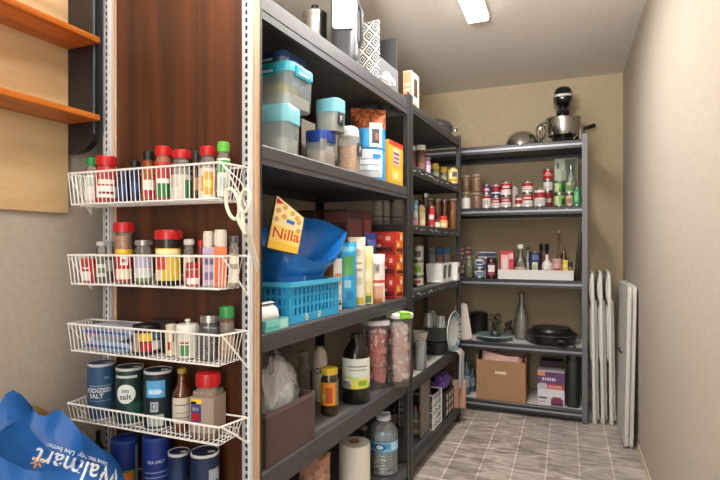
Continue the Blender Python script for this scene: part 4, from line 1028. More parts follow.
for (u0, u1, b0, b1, yt, col, lab_, en) in ((.70, .92, .26, .39, 210, '#3d2420', 'dark brown carton at the back of the third shelf behind the grocery bag', '#5a3a34'), (.76, .92, .135, .245, 209, '#45262a', 'maroon-brown carton with pale lettering next to the dark brown carton', '#6a3f40'), (.955, 1.045, .15, .24, 210.5, '#6a2f2c', 'reddish carton squeezed between the maroon carton and the post', '#9a5048')):
    u0 += .032; u1 += .032; c = U1.at((u0+u1)/2, (b0+b1)/2, S1[2]); hh = zt(yt, U1.at(u0, b0).dot(Vector((-SN, CS, 0))))-S1[2]
    carton((c, u1-u0, b1-b0, hh, U1.rz), lab_, M(col, .5), [(.1, .9, .6, .9, M(en, .5))], [(.04, .96, .86, .97, M(en, .5)), (.3, .7, .74, .79, M('#b8a090', .5)), (.04, .3, .5, .72, M(en, .5))], 'brown_carton', 'brown cartons at the back of the third shelf')

# ------------------------------------------------------------------ fourth shelf
gf = 'bottles on the fourth shelf'
l, w_, d_, h_, rz = bxs(U1, S1[3], 267, 315.5, 424, .012, d=.26, yat=None)
h_ = zt(391, U1.hit(315, .012)[1])-S1[3]
FB = M('#55403f', .9, 0, .5, 220, .12)
t = thing('fabric_bin', 'brown fabric bin stuffed with clear plastic wrap on the fourth shelf', 'storage bin', l, rz)
b = MB(); b.rrect([(0, w_, d_, .006), (h_, w_, d_, .006), (h_, w_-.008, d_-.008, .004), (.004, w_-.008, d_-.008, .004)], FB); b.out('bin_body', t)
b = MB(); b.rrect([(h_-.012, w_+.002, d_+.002, .006), (h_-.002, w_+.002, d_+.002, .006)], M('#6b5654', .9), cap0=False, cap1=False); b.out('hem', t)
FILM = clear('#fafcff', .5, .12, .5, '', 1.0); FILM2 = clear('#d0cdc8', .3, .15, .45, '', .9)
for (du, db, dz, rx, ry, rzz, m_, sd, lab_) in ((.020, -.050, .160, .116, .066, .135, FILM, 1, 'crumpled clear plastic wrap bulging out of the brown fabric bin'), (.03, .070, .140, .09, .045, .125, FILM2, 7, 'greyish crumpled plastic bag behind the clear wrap in the fabric bin')):
    b = MB(); g = bmesh.ops.create_icosphere(b.bm, subdivisions=4, radius=1)['verts']; i = b.mi(m_)
    for v in g:
        n1 = noise.noise(v.co*1.4+Vector((sd, 0, 0))); n2 = abs(noise.noise(v.co*3.2+Vector((0, sd, 0)))); n3 = abs(noise.noise(v.co*7+Vector((0, 0, sd))))
        k = .92+.25*n1-.22*n2-.13*n3
        v.co = Vector((v.co.x*rx*k, v.co.y*ry*k, v.co.z*rzz*k))
    o = tag(b.out('plastic_wrap', None, 75), lab_, 'plastic wrap', 'plastic wrap in the fabric bin')
    c = Vector(l)+Matrix.Rotation(rz, 3, 'Z') @ Vector((du, db, dz)); o.location = c; o.rotation_euler = (0, 0, rz)
bottle(rnd(U1, S1[3], 320, 15, 345, .20), 'white plastic bottle with dark script lettering behind the yellow-lidded jar', M('#cfc4b4', .4), M('#c9bda8', .4), [(.9, 0), (1, .02), (1, .62), (.98, .8), (.85, .9), (.55, .95)], M('#cfc4b4', .4), [], (.3, .8), .05, .5, gf, 'cleaner_bottle', text=('Clo', .035, M('#3a3440', .5), .55))
bottle(rnd(U1, S1[3], 303.5, 13, 350, .30), 'cream capped bottle just visible above the plastic wrap', M('#b8ada0', .4), M('#cfc6b4', .4), group=gf, name='cleaner_bottle', capr=.8, neckr=.7)
sp = rnd(U1, S1[3], 329.5, 17.5, 365, .087)
spice_jar(sp, 'glass jar with yellow lid and orange label on the fourth shelf', clear('#6a5540', .35, .06, .4), M('#d9b72e', .4), M('#e0922a', .5), [(-25, 20, .1, .8, M('#c2502a', .5)), (-60, -30, .2, .5, M('#e8c04a', .5)), (40, 90, .0, 1.0, M('#8a7a68', .5))], .14, 'condiment_jar', gf, fill=M('#2a1a14', .5), fillh=.9, lab=(.25, .82), neck=.8, lidr=.92)
bottle(rnd(U1, S1[3], 356, 27.5, 331, .068), 'large dark bottle with white, green and yellow label on the fourth shelf', M('#14130f', .2), M('#1c1c18', .35), [(.96, 0), (1, .015), (1, .62), (.97, .68), (.85, .76), (.6, .84), (.4, .9), (.36, .94)], M('#d8dcd2', .5),
       [(-70, 70, 0, .16, M('#8a9a4a', .5)), (-20, 60, .02, .35, M('#d9cc4a', .5)), (-65, -25, .03, .25, M('#7a8a9a', .5)), (-70, 10, .30, .42, M('#b9cf8a', .5)), (10, 50, .1, .28, M('#7fae3a', .5)), (-40, 50, .72, .76, M('#7a7a7a', .5)), (-30, 50, .6, .64, M('#9a9a9a', .5))], (.22, .66), .06, .4, gf, 'oil_bottle')
for pc_, wp_, yt, bb_, lat, fillc, lab_, sd in ((375.6, 22, 319, .085, None, '#c8645a', 'clear bin of pink packets with plain white lid on the fourth shelf', 3), (399, 22, 312, .000, M('#8fc93a', .4), '#d49a8c', 'clear bin with lime green lid latch jutting past the shelf front', 8)):
    l, w_, h_, rz = pch(pc_, wp_, yt, bb_, S1[3], face=.62); d_ = .115
    t = thing('storage_tub', lab_, 'storage bin', l, rz, 'clear lidded bins on the fourth shelf')
    TUB = clear('#fafafa', .10, .2, .2)
    b = MB(); b.rrect([(0, w_*.78, d_*.78, .02), (.006, w_*.82, d_*.82, .025), (h_-.025, w_*.98, d_*.98, .03), (h_-.022, w_*1.03, d_*1.03, .03), (h_-.02, w_*1.03, d_*1.03, .03)], TUB, 5); b.out('tub', t)
    b = MB(); b.rrect([(h_-.022, w_*1.06, d_*1.06, .032), (h_-.006, w_*1.08, d_*1.08, .032), (h_-.001, w_*1.0, d_*1.0, .03), (h_, w_*.86, d_*.86, .025)], M('#eef0f0', .35), 5)
    b.out('lid', t)
    if lat:
        b = MB(); b.box((0, -d_*.53-.004, h_-.012), (w_*.55, .010, .02), lat, bev=.003); b.box((0, -d_*.40, h_+.002), (w_*.5, .05, .005), lat, bev=.002); b.out('latch', t)
    rr = random.Random(sd); b = MB(); cols = [M(c_, .4) for c_ in ((fillc, '#d2766c', '#eee4de', '#e2a49a', '#e9d8d4', '#d2cccf', fillc) if lat is None else ('#eae4dc', '#dcb9ae', '#f0ece6', '#d8c27a', '#d98c7c', '#c9cfd0', '#e8dfd6'))]
    for i in range(26):
        z = .040+(h_-.095)*(i/26); m_ = cols[rr.randrange(len(cols))]
        b.box(((rr.random()-.5)*w_*.16, (rr.random()-.5)*d_*.16, z), (.062, .062, .034), m_, rot=(rr.random()*.8-.4, rr.random()*.8-.4, rr.random()*3), bev=.008)
    o = b.out('packets', t); o['kind'] = 'stuff'

# ------------------------------------------------------------------ bottom shelf of the tall run
gb_ = 'goods on the bottom shelf of the tall run'
sp = rnd(U1, S1[4], 354.5, 31.5, 436, .10); loc, r, h, rz = sp
t = thing('paper_towel_roll', 'upright white paper towel roll under the oil bottle', 'paper towel', loc, rz, gb_)
b = MB(); b.lathe([(.021, 0), (r*.985, 0), (r, .004), (r, h-.004), (r*.985, h), (.021, h)], M('#e3ddd2', .85, 0, .3, 120), 36, cap0=False, cap1=False); b.out('paper_sheets', t)
b = MB(); b.lathe([(.0205, .001), (.0205, h+.004), (.0185, h+.004), (.0185, .001)], M('#a07c58', .8), 24, cap0=False, cap1=False); b.out('cardboard_core', t)
sp = rnd(U1, S1[4], 383.5, 29, 410, .085); loc, r, h, rz = sp
t = thing('water_jug', 'large clear water bottle with light blue label under the clear bins', 'bottle', loc, rz, gb_)
PET = clear('#eef6f8', .22, .06, .4)
b = MB(); pr_ = [(.85, 0), (1, .02)]
for k in range(6): pr_ += [(1, .06+.055*k), (.955, .085+.055*k), (1, .11+.055*k)]
pr_ += [(1, .40), (.985, .41), (.985, .60), (1, .62), (1, .68), (.93, .76), (.78, .83), (.5, .89), (.42, .91), (.42, .93)]
b.lathe([(a*r, c*h) for a, c in pr_], PET, 28); b.out('bottle_body', t)
b = MB(); b.lathe([(r*.48, h*.925), (r*.48, h*.985), (r*.42, h)], M('#dfe4e6', .4), 20); b.out('cap', t)
b = MB(); b.tube([(r*.48*math.cos(a), r*.48*math.sin(a), h*.93+.012*math.sin(a*1.0)**2) for a in [k*PI/10 for k in range(20)]], .0035, M('#dfe4e6', .4), 6, True)
b.tube([(-r*.46, 0, h*.95), (-r*.4, -.01, h*1.06), (r*.4, -.01, h*1.06), (r*.46, 0, h*.95)], .003, M('#dfe4e6', .4), 6); b.out('carry_handle', t)
b = MB(); b.band(r*.992, h*.415, h*.597, M('#8fcbe6', .4), [(-60, 30, .3, .8, M('#4a9fd4', .4)), (35, 70, .2, .5, M('#c5e3f0', .4)), (30, 55, .55, .85, M('#b8ddee', .4)), (-180, 180, 0, .1, M('#4a9fd4', .4)), (-180, 180, .92, 1, M('#4a9fd4', .4))])
zc_ = h*.505
for k in range(14):
    a0, a1 = 2*PI*k/14, 2*PI*(k+1)/14; q = []
    for a, rr in ((a0, .6), (a0, 1), (a1, 1), (a1, .6)):
        th = math.radians(-15)+math.cos(a)*rr*.42; z = zc_+math.sin(a)*rr*h*.062; q.append((r*1.004*math.sin(th), -r*1.004*math.cos(th), z))
    b.quad(q, M('#2a5fa8', .4))
    q = [(r*1.003*math.sin(math.radians(-15)+math.cos(a)*rr*.42), -r*1.003*math.cos(math.radians(-15)+math.cos(a)*rr*.42), zc_+math.sin(a)*rr*h*.062) for a, rr in ((a0, .6), (a1, .6))]+[(r*1.003*math.sin(math.radians(-15)), -r*1.003*math.cos(math.radians(-15)), zc_)]
    b.quad(q, M('#dfeaf2', .4))
b.out('label', t)
sp = pch(315, 34, 455, .09, S1[4], face=.6)
pouch(sp, 'reddish brown crinkled bag on the bottom shelf below the fabric bin', speck('#9a6a58', '#b98a76', 60, .6, .3, .7), [(-.5, .5, .3, .6, M('#b08a78', .6))], 'potato_bag', gb_, .09)
bottle(rnd(U1, S1[4], 364, 9, 424, .20), 'small clear jar between the paper towel roll and the water bottle', GLASS, M('#b8a890', .4), None, M('#b09a78', .5), [], (.1, .5), .1, .7, gb_, 'small_jar', 'jar', neckr=.6)
# ------------------------------------------------------------------ middle run
g = 'goods on the middle shelving run'
l, w_, d_, h_, rz = bxs(U2, S2[0], 411.5, 419, 70, .035, 403)
h_ = max(h_, .1); d_ = min(d_, .16)
carton((l, w_, d_, h_, rz), 'orange and cream box standing alone on top of the middle run by its near post', M('#dccfb4', .5), [(.3, .8, .35, .85, M('#3a3028', .5)), (.3, .8, .1, .2, TAN)], [(0.02, .98, .02, .98, M('#dd7f5a', .5)), (.2, .8, .45, .5, M('#f0c8a8', .5)), (.2, .8, .6, .66, M('#f0c8a8', .5)), (.3, .9, .08, .2, M('#e8a080', .5))], 'cereal_box', g)
sp = rnd(U2, S2[0], 441, 38, 115, .20); loc, r, h, rz = sp
t = thing('roasting_pan', 'dark domed roasting pan on top of the middle run', 'pan', loc, rz, g)
b = MB(); b.lathe([(r*.8, 0), (r*.86, .004), (r*.97, h*.40), (r, h*.42)], M('#6a6762', .35, .6), 28); b.out('pan_body', t)
b = MB(); b.lathe([(r*1.02, h*.42), (r*1.02, h*.46), (r*.98, h*.55), (r*.86, h*.76), (r*.6, h*.92), (r*.25, h*.99), (.001, h)], M('#454342', .35, .5), 28); b.out('lid', t)
b = MB(); b.tube([(r*.9, -r*.3, h*.40), (r*1.15, -r*.25, h*.42), (r*1.15, r*.25, h*.42), (r*.9, r*.3, h*.40)], .006, BRUSH, 8); b.out('handle', t)

JW = M('#d8d3c8', .4); PUD = M('#4f2e26', .4)
def jar2(px, w, yt, b, label, body, lid, base=None, patches=(), z=None, lidh=.16, F=U2, fill=None, **k):
    return spice_jar(rnd(F, z, px, w, yt, b), label, body, lid, base, patches, lidh, 'pantry_jar', k.pop('group', g), cat='jar', fill=fill, **k)
z = S2[1]
jar2(411, 9, 145, .13, 'dark brown jar with pale lid nearest the near post, upper middle run', PUD, JW, M('#6a4038', .5), z=z)
jar2(420.5, 11, 144.5, .10, 'dark brown jar with broad white lid, front of the upper middle run', PUD, JW, M('#64403a', .5), [(-30, 50, .3, .6, M('#7a544c', .5))], z=z)
jar2(427.5, 6, 157, .075, 'small jar with lilac label tucked by the broad white-lidded jar', M('#8a6a80', .4), M('#5a4650', .4), M('#b7a4c4', .5), (), z=z)
jar2(434.5, 9, 163, .11, 'squat jar with mustard yellow lid and grey-green label', M('#6a6a50', .4), M('#c9a630', .4), M('#8a8f78', .5), [(-40, 40, .2, .6, M('#b8b49a', .5))], z=z, lidh=.3)
jar2(443, 8.5, 166.5, .10, 'second squat mustard-lidded jar, next to the yellow can', M('#6a6a50', .4), M('#bf9c2c', .4), M('#7f8670', .5), [(-40, 40, .2, .6, M('#a8a890', .5))], z=z, lidh=.3)
tin_can(rnd(U2, z, 455.5, 10, 167.5, .10), 'yellow labelled can at the far end of the upper middle shelf', M('#d8bc62', .5), [(-60, 60, .12, .3, M('#b08f3a', .5)), (-10, 50, .45, .8, M('#4a4f6a', .5)), (-50, -10, .3, .75, M('#e8d8a0', .5))], group=g)
z = S2[2]
sp = pch(414.8, 7, 200.5, .09, z, U2, .7)
pouch(sp, 'blue and pink printed pouch by the near post of the middle run', M('#7fb2e0', .4), [(-1, 1, 0, .3, M('#d9a3b4', .45)), (-.7, .4, .35, .6, M('#e8dcd8', .45)), (-.4, .6, .7, .8, M('#c9deee', .4))], 'drink_pouch', g, .04)
sp = rnd(U2, z, 420.8, 6.5, 200, .085)
t = thing('syrup_bottle', 'yellow carton-like bottle with black cap beside the blue and pink pouch', 'bottle', sp[0], U2.rz-.5, g)
b = MB(); hh = sp[2]; b.rrect([(0, .04, .03, .005), (hh*.72, .04, .03, .005), (hh*.82, .02, .02, .008)], M('#ddc27a', .45)); b.out('bottle_body', t)
b = MB(); b.quad([(-.0202, .014, hh*.05), (-.0202, -.014, hh*.05), (-.0202, -.014, hh*.4), (-.0202, .014, hh*.4)], M('#d8a0a0', .5)); b.quad([(-.018, -.0156, hh*.1), (.018, -.0156, hh*.1), (.018, -.0156, hh*.55), (-.018, -.0156, hh*.55)], M('#e6d6a8', .5)); b.out('label', t)
b = MB(); b.lathe([(.011, hh*.81), (.012, hh*.98), (.010, hh)], BLACK, 14); b.out('cap', t)
bottle(rnd(U2, z, 425.3, 6.5, 193, .09), 'tall brown ridged bottle with silver cap on the middle run', M('#4a2e20', .3), BRUSH, [(.9, 0), (1, .02), (.92, .15), (1, .3), (.92, .45), (1, .6), (.92, .75), (.9, .88)], None, (), capr=1.05, caph=.12, group=g, name='cocktail_bitters')
tin_can(rnd(U2, z, 431.5, 7, 206, .045), 'red and white can in front of the amber jars on the middle run', M('#a8262c', .45), [(-50, 40, .35, .6, M('#d8c4c0', .5))], group=g)
AMBJ = clear('#a06a3c', .5, .08, .35); SIL = M('#b8b2a6', .35, .7)
for px, w, yt, bb_, c1, lab_ in ((429.5, 8, 198, .13, '#7a4a2c', 'amber jar of dark grain behind the red and white can'), (437, 8, 198.5, .115, '#54301e', 'darkest of the tall amber jars, second in from the red can'), (444.5, 8, 199, .10, '#9a6438', 'amber jar of tan grain next to last on its shelf'), (453, 8.5, 198.5, .05, '#b07a44', 'lightest tall amber jar at the far post of the middle run')):
    jar2(px, w, yt, bb_, lab_, AMBJ, SIL, None, (), z=z, lidh=.05, fill=speck(c1, '#a8783f', 220, .6, .45, .75), fillh=.9, neck=.97, lidr=1.0, group='tall amber jars on the middle run')
jar2(437, 6, 219.5, .035, 'tiny pale jar with dark lid in front of the amber jars', M('#c9c4b0', .4), M('#6a3428', .4), M('#d8d2c0', .5), (), z=z, lidh=.3)
jar2(443, 9, 216, .034, 'small orange jar with bright red lid in front of the amber jars', M('#d8925a', .4), M('#c22c26', .4), M('#dcae7a', .5), [(-40, 30, .1, .7, M('#e8d0a8', .5))], z=z, lidh=.28)
# cans of the same shelf seen behind through the open end
for px, w, lab_ in ((377, 11, 'white can seen through the tall run, nearest the brown cartons'), (386, 8, 'slim grey-white can between the two broad white cans'), (396, 12, 'broad white can seen through the tall run, nearest the post')):
    tin_can(rnd(U2, z, px, w, 201, .40), lab_, M('#cfcac2', .5), [(-180, 180, .40, .46, GREY), (-60, 60, .1, .3, M('#a8a49c', .5))], group='white cans at the back of the middle run')
# fourth shelf: white bins and packets
z = S2[3]
zz = z
for k, (yt, c1, c2, lab_) in enumerate(((276, '#d9d2c6', '#b0503f', 'small can with red marks, lowest of the can stack by the near post'), (261, '#c9d6b0', '#7fae4a', 'green labelled can in the middle of the can stack'), (245.5, '#d4d2ca', '#6a6a6a', 'white and grey can on top of the can stack'))):
    sp = rnd(U2, zz, 418.3, 10.5, yt, .085)
    tin_can(sp, lab_, M(c1, .5), [(-50, 30, .2, .7, M(c2, .5)), (35, 80, .1, .9, M('#b8b4aa', .5))], group='stack of small cans on the middle run'); zz += sp[2]+.0008
for pl, pr, pe, yt, lab_ in ((441.5, 452.5, 425, 264, 'white bin with two square marks, nearer of the two'), (454.5, 464, 448, 262.5, 'white bin with two square marks at the far end of the middle run')):
    l, w_, d_, h_, rz = bxs(U2, z, pl, pr, yt, .015, pe)
    t = thing('white_bin', lab_, 'storage bin', l, rz, 'white bins on the middle run')
    d_ = max(d_, .08); WB = M('#dcdbd8', .45)
    b = MB(); b.rrect([(0, w_*.9, d_*.92, .008), (h_*.08, w_*.95, d_*.95, .01), (h_*.12, w_*.9, d_*.92, .01), (h_, w_, d_, .012), (h_, w_-.008, d_-.008, .01), (.006, w_*.9-.01, d_*.9-.01, .008)], WB); b.out('bin_body', t)
    for u in (.28, .72):
        b = MB(); x = (u-.5)*w_*.95; sz = min(w_*.32, h_*.45)
        b.rrect([(0, sz, sz*1.5, sz*.3), (.001, sz, sz*1.5, sz*.3)], M('#2d2b2c', .5), X=Matrix.Translation((x, -d_*.474-.003, h_*.58)) @ Matrix.Rotation(PI/2+.05, 4, 'X'))
        for q in range(3): b.box((x, -d_*.474-.0058, h_*(.44+.13*q)), (sz*.55, .001, .004), M('#a8a6a2', .5), rot=(0, .5*(q-1), 0))
        b.out('label', t)
for px, w, yt, bb_, c1, c2, lab_ in ((431.5, 7.5, 247.5, .30, '#7d7f82', '#a8aaac', 'grey packet standing behind the white bins'), (439, 7, 247.5, .28, '#3f78b4', '#c08a5a', 'blue and orange packet behind the white bins'), (446.3, 7.5, 247, .26, '#6ea3d0', '#d8c4b4', 'light blue and cream packet behind the white bins')):
    sp = pch(px, w, yt, bb_, z, U2, .6); loc, ww, hh, rz = sp
    carton((loc, ww, .03, hh, rz), lab_, M(c1, .45), [(.06, .94, .38, .74, M(c2, .5)), (.1, .9, .80, .95, M(c1, .5))], name='snack_packet', group=g)
sp = pch(435, 14, 261, .20, z, U2, .6); loc, ww, hh, rz = sp
for px, yt, rl_, bb_, lab_ in ((456.5, 249, .22, .16, 'red and white striped packet leaning behind the far white bin'), (462, 247, .30, .145, 'second striped packet, leaning beyond the first')):
    sp = pch(px, 6, yt, bb_, z, U2, .6); loc, ww, hh, rz = sp
    t = thing('striped_packet', lab_, 'packet', loc, 0, g, rot=(0, rl_, rz))
    b = MB(); b.box((0, 0, hh/2+.01), (.042, .012, hh), M('#dcd4d0', .5), bev=.003); b.out('packet_body', t)
    b = MB()
    for k in range(5): b.quad([(-.021, -.0068, .01+hh*(.1+.18*k)), (.021, -.0068, .01+hh*(.16+.18*k)), (.021, -.0068, .01+hh*(.24+.18*k)), (-.021, -.0068, .01+hh*(.18+.18*k))], M('#b8333f', .5))
    b.out('stripes', t)
# fifth shelf: glassware, platter, towel
z = S2[4]; gg = 'kitchenware on the middle run'
CLG = clear('#eef4f0', .3, .08, .45)
sp = rnd(U2, z, 420, 13, 342, .06); loc, r, h, rz = sp
t = thing('glass_jar', 'clear straight glass jar just past the post beside the lime-latched bin', 'jar', loc, rz, gg)
b = MB(); b.lathe([(r*.95, 0), (r, .004), (r, h), (r*.94, h), (r*.93, .006), (.001, .005)], CLG, 24, cap0=True, cap1=False); b.out('jar_body', t)
b = MB(); b.lathe([(r*1.03, h-.004), (r*1.03, h+.006), (r*.6, h+.012), (r*.18, h+.014), (r*.18, h+.03), (.001, h+.034)], CLG, 24); b.out('lid', t)
sp = rnd(U2, z, 418.5, 20, 330, .16); loc, r, h, rz = sp
t = thing('dutch_oven', 'small black casserole dish holding a white mixing bowl', 'pot', loc, rz, gg); hk = h*.45
b = MB(); b.lathe([(r*.7, 0), (r*.74, .004), (r*.78, hk-.004), (r*.8, hk)], M('#2c2b2d', .4), 24); b.out('pot_body', t)
b = MB()
for sx in (-1, 1): b.tube([(sx*r*.77, -.025, hk*.8), (sx*r*.93, -.02, hk*.85), (sx*r*.93, .02, hk*.85), (sx*r*.77, .025, hk*.8)], .005, CHAR, 6)
b.out('handle', t)
bw = thing('mixing_bowl', 'white mixing bowl resting on the small black casserole', 'bowl', (loc.x, loc.y, z+hk+.001), rz, gg); h2 = h-hk
b = MB(); b.lathe([(r*.45, 0), (r*.5, .003), (r*.8, h2*.45), (r*.98, h2), (r*.93, h2), (r*.75, h2*.45), (r*.4, .01), (.001, .008)], M('#d4d2cc', .3), 28, cap1=False); b.out('bowl_body', bw)
cx_ = U2.at(U2.hit(436, .30)[0], .30)
zc_ = z+.0
blk = rnd(U2, z, 435.5, 17, 339, .10); loc, r, h, rz = blk
t = thing('casserole', 'black oven pan under the stack of clear plates', 'pan', loc, U2.rz, gg)
b = MB(); b.rrect([(0, .11, .12, .03), (.006, .12, .13, .035), (h, .14, .15, .04), (h, .134, .144, .036), (.012, .11, .12, .03)], M('#29282a', .4)); b.out('pan_body', t)
b = MB()
for sx in (-1, 1): b.box((sx*.076, 0, h-.006), (.02, .05, .008), M('#29282a', .4), bev=.003)
b.out('handle', t)
PG = clear('#cfe4da', .4, .06, .5)
zq = z+h+.0015
for k in range(7):
    t = thing('glass_plate', 'clear green-tinged plate in the stack on the black oven pan', 'plate', (loc.x, loc.y, zq+k*.0125), rz, 'stack of clear plates on the middle run')
    b = MB(); rr_ = .080; b.lathe([(rr_*.6, 0), (rr_*.64, .001), (rr_, .0095), (rr_, .0115), (rr_*.62, .0035), (.001, .003)], PG, 26, cap1=False); b.out('plate_body', t)
zq += 7*.0125+.002
for (du, db, rr_, hh, lab_) in ((-.045, .03, .034, .085, 'clear tumbler upside down on the plate stack, toward the white bowl'), (.03, .035, .036, .09, 'clear tumbler upside down on the plate stack, toward the platter'), (-.03, -.040, .033, .07, 'low clear cup upside down at the front of the plate stack')):
    c = Vector((loc.x, loc.y))+U2.a*du+U2.n*db
    t = thing('glass_tumbler', lab_, 'glass', (c.x, c.y, zq), rz, 'clear glasses on the plate stack')
    b = MB(); b.lathe([(rr_, 0), (rr_*.99, .004), (rr_*.8, hh-.005), (rr_*.74, hh), (.001, hh)], CLG, 20, cap0=False); b.out('glass_body', t)
# upright decorated platter at the far end; cutting board just beyond it on the far run
c = U2.at(.835, .012, z+.003)
t = thing('serving_platter', 'round patterned platter with teal rim standing on edge at the end of the middle run', 'platter', (c.x, c.y, z+.1275), 0, gg)
ddir = math.atan2(-c.y, -c.x)+PI/2
t.rotation_euler = (Matrix.Rotation(ddir+1.22, 4, 'Z') @ Matrix.Rotation(PI/2, 4, 'X')).to_euler()
b = MB(); k_ = 1.12; b.lathe([(.07*k_, -.006), (.075*k_, -.006), (.105*k_, .004), (.112*k_, .008), (.111*k_, .011), (.08*k_, 0), (.07*k_, -.002), (.001, -.002)], M('#d9ddda', .25), 40, cap1=False); b.out('platter_body', t)
b = MB()
for k in range(28):
    a0, a1 = 2*PI*k/28, 2*PI*(k+.62)/28; e = .0035
    q = [(rr*k_*math.cos(a), rr*k_*math.sin(a), zz_+e) for rr, zz_, a in ((.080, .0005, a0), (.108, .0095, a0), (.108, .0095, a1), (.080, .0005, a1))]; b.quad(q, M('#2f6f78', .3) if k % 2 else M('#8aa6a4', .3))
b.out('painted_rim', t)
u_, zc_ = UB.hit(466.5, .028); c = UB.at(u_, .028, S3[3])
t = thing('cutting_board', 'pale pink-white cutting board standing at the hidden end of the far run, past the platter', 'cutting board', (c.x, c.y, S3[3]+.004), 0, gg, rot=(0, -.16, .05))
hb_ = zt(304, zc_)-S3[3]
b = MB(); b.rrect([(0, .085, hb_, .02), (.009, .085, hb_, .02)], M('#dccdc6', .5), 5, X=Matrix.Translation((0, 0, hb_/2)) @ Matrix.Rotation(PI/2, 4, 'X')); b.out('board', t)
b = MB()
zl = z+.0035
tw = []
nU, nV = 10, 26
TWL = M('#b2b2b4', .95, 0, .5, 160, .10)
for j in range(nV+1):
    s_ = j/nV*.36
    row = []
    for i in range(nU+1):
        u = .892+.108*(i/nU-.5)
        wv = .006*math.sin(i*1.9+s_*9)
        if s_ < .10: bpos, zz_ = .10-s_, zl+.004*max(0, math.sin(i*1.4)) 
        elif s_ < .135: k = (s_-.10)/.035*PI/2; bpos, zz_ = -.006-.018*math.sin(k), zl-.022*(1-math.cos(k))
        else: bpos, zz_ = -.024-wv*.9-.004, zl-.022-(s_-.135)*(1-.18*abs(i/nU-.4))
        p = U2.at(u, bpos); row.append((p.x, p.y, zz_))
    tw.append(row)
b.rings(tw, TWL, False, False, False)
o = tag(b.out('dish_towel', None, 80), 'grey dish towel hanging over the shelf edge of the middle run', 'towel', gg)
md = o.modifiers.new('cloth', 'SOLIDIFY'); md.thickness = .003; md.offset = -1 if False else 1
# bottom shelf of the middle run
z = S2[5]; gk = 'things on the bottom shelf of the middle run'
bottle(rnd(U2, z, 415.8, 8, 404, .10), 'clear bottle with red cap by the near post, bottom of the middle run', clear('#d8d4cc', .35, .1, .4), M('#a8322c', .4), None, M('#bdb4a6', .5), [(-50, 50, .2, .8, M('#8a7a6a', .5))], (.1, .55), .08, .4, gk, fill=M('#9a8f80', .6), fillh=.55)
bottle(rnd(U2, z, 393.5, 9, 396, .24), 'dark wine bottle seen behind the water jug', M('#15110f', .2), M('#3a1f20', .4), None, M('#7a6a5a', .5), [], (.2, .5), .18, .34, gk, 'wine_bottle')
bottle(rnd(U2, z, 400.5, 8, 402, .30), 'dark green bottle seen between the water jug and the post', M('#161c14', .2), M('#6a2a24', .4), None, M('#a8907a', .5), [], (.2, .5), .15, .34, gk, 'wine_bottle')
l, w_, d_, h_, rz = bxs(U2, z+.005, 421.5, 431, 386, .045, d=.02)
t = thing('baking_sheet', 'greyish flat baking sheet standing on edge on the bottom shelf', 'baking sheet', l, rz, gk)
b = MB(); SH = M('#8a817a', .5, .2, .1, 50, .15); b.rrect([(0, w_, h_, .012), (.004, w_, h_, .012)], SH, X=Matrix.Translation((0, .002, h_/2)) @ Matrix.Rotation(PI/2, 4, 'X')); b.out('sheet', t)
b = MB(); b.tube([(x*w_/2, -.004, h_/2+y*h_/2) for x, y in ((-1, -.95), (-1, .95), (-.9, 1), (.9, 1), (1, .95), (1, -.95), (.9, -1), (-.9, -1))], .004, M('#6d645e', .4, .4), 6, True); b.out('rolled_rim', t)
l, w_, d_, h_, rz = bxs(U2, z, 433, 441.5, 396, .03, d=.20)
t = thing('wire_rack', 'white wire rack on the bottom shelf beside the baking sheet', 'rack', l, rz, gk)
b = MB()
for sy in (-1, 1):
    b.tube([(-w_/2, sy*d_/2, .003), (w_/2, sy*d_/2, .003), (w_/2, sy*d_/2, h_), (-w_/2, sy*d_/2, h_)], .003, WIRE, 6, True)
for sx in (-1, 1): b.tube([(sx*w_/2, -d_/2, h_), (sx*w_/2, d_/2, h_)], .003, WIRE, 6)
b.out('frame', t)
b = MB()
for k in range(1, 5): 
    for sy in (-1, 1): b.tube([(-w_/2, sy*d_/2, h_*k/5), (w_/2, sy*d_/2, h_*k/5)], .0018, WIRE, 5)
for k in range(1, 6):
    for sy in (-1, 1): b.tube([(-w_/2+w_*k/6, sy*d_/2, .003), (-w_/2+w_*k/6, sy*d_/2, h_)], .0016, WIRE, 5)
for zq_ in (.003, h_*.5):
    for sx in (-1, -.33, .33, 1): b.tube([(sx*w_/2, -d_/2, zq_), (sx*w_/2, d_/2, zq_)], .002, WIRE, 5)
b.out('wire_grid', t)
for k, (zz_, col, lab_) in enumerate(((.007, '#4a6f80', 'teal packet lying low in the white wire rack'), (h_*.5+.005, '#2c2a2c', 'dark packet lying on the upper level of the white wire rack'))):
    o = thing('boxed_packet', lab_, 'packet', (l.x, l.y, l.z+zz_), rz, gk)
    b = MB(); b.box((0, 0, h_*.17), (w_*.75, d_*.8, h_*.32), M(col, .5), bev=.004); b.out('carton', o)
    b = MB(); b.quad([(-w_*.3, -d_*.4-.0008, h_*.08), (w_*.3, -d_*.4-.0008, h_*.08), (w_*.3, -d_*.4-.0008, h_*.24), (-w_*.3, -d_*.4-.0008, h_*.24)], M('#b8c4c4', .5)); b.out('label', o)
l, w_, d_, h_, rz = bxs(U2, z, 444, 455, 392, .02, d=.20); w_ = min(w_, .2)
t = thing('bottle_crate', 'dark crate of white-topped bottles on the bottom shelf, under the purple bag', 'crate', l, rz, gk)
b = MB(); CRT = M('#2e2422', .6)
b.rings([[(sx*(w_/2-q), sy*(d_/2-q), zz_) for sx, sy in ((-1, -1), (1, -1), (1, 1), (-1, 1))] for q, zz_ in ((0, 0), (0, h_*.9), (.008, h_*.9), (.008, .01))], CRT); b.out('crate_body', t)
b = MB(); WD = M('#cbbcb0', .5)
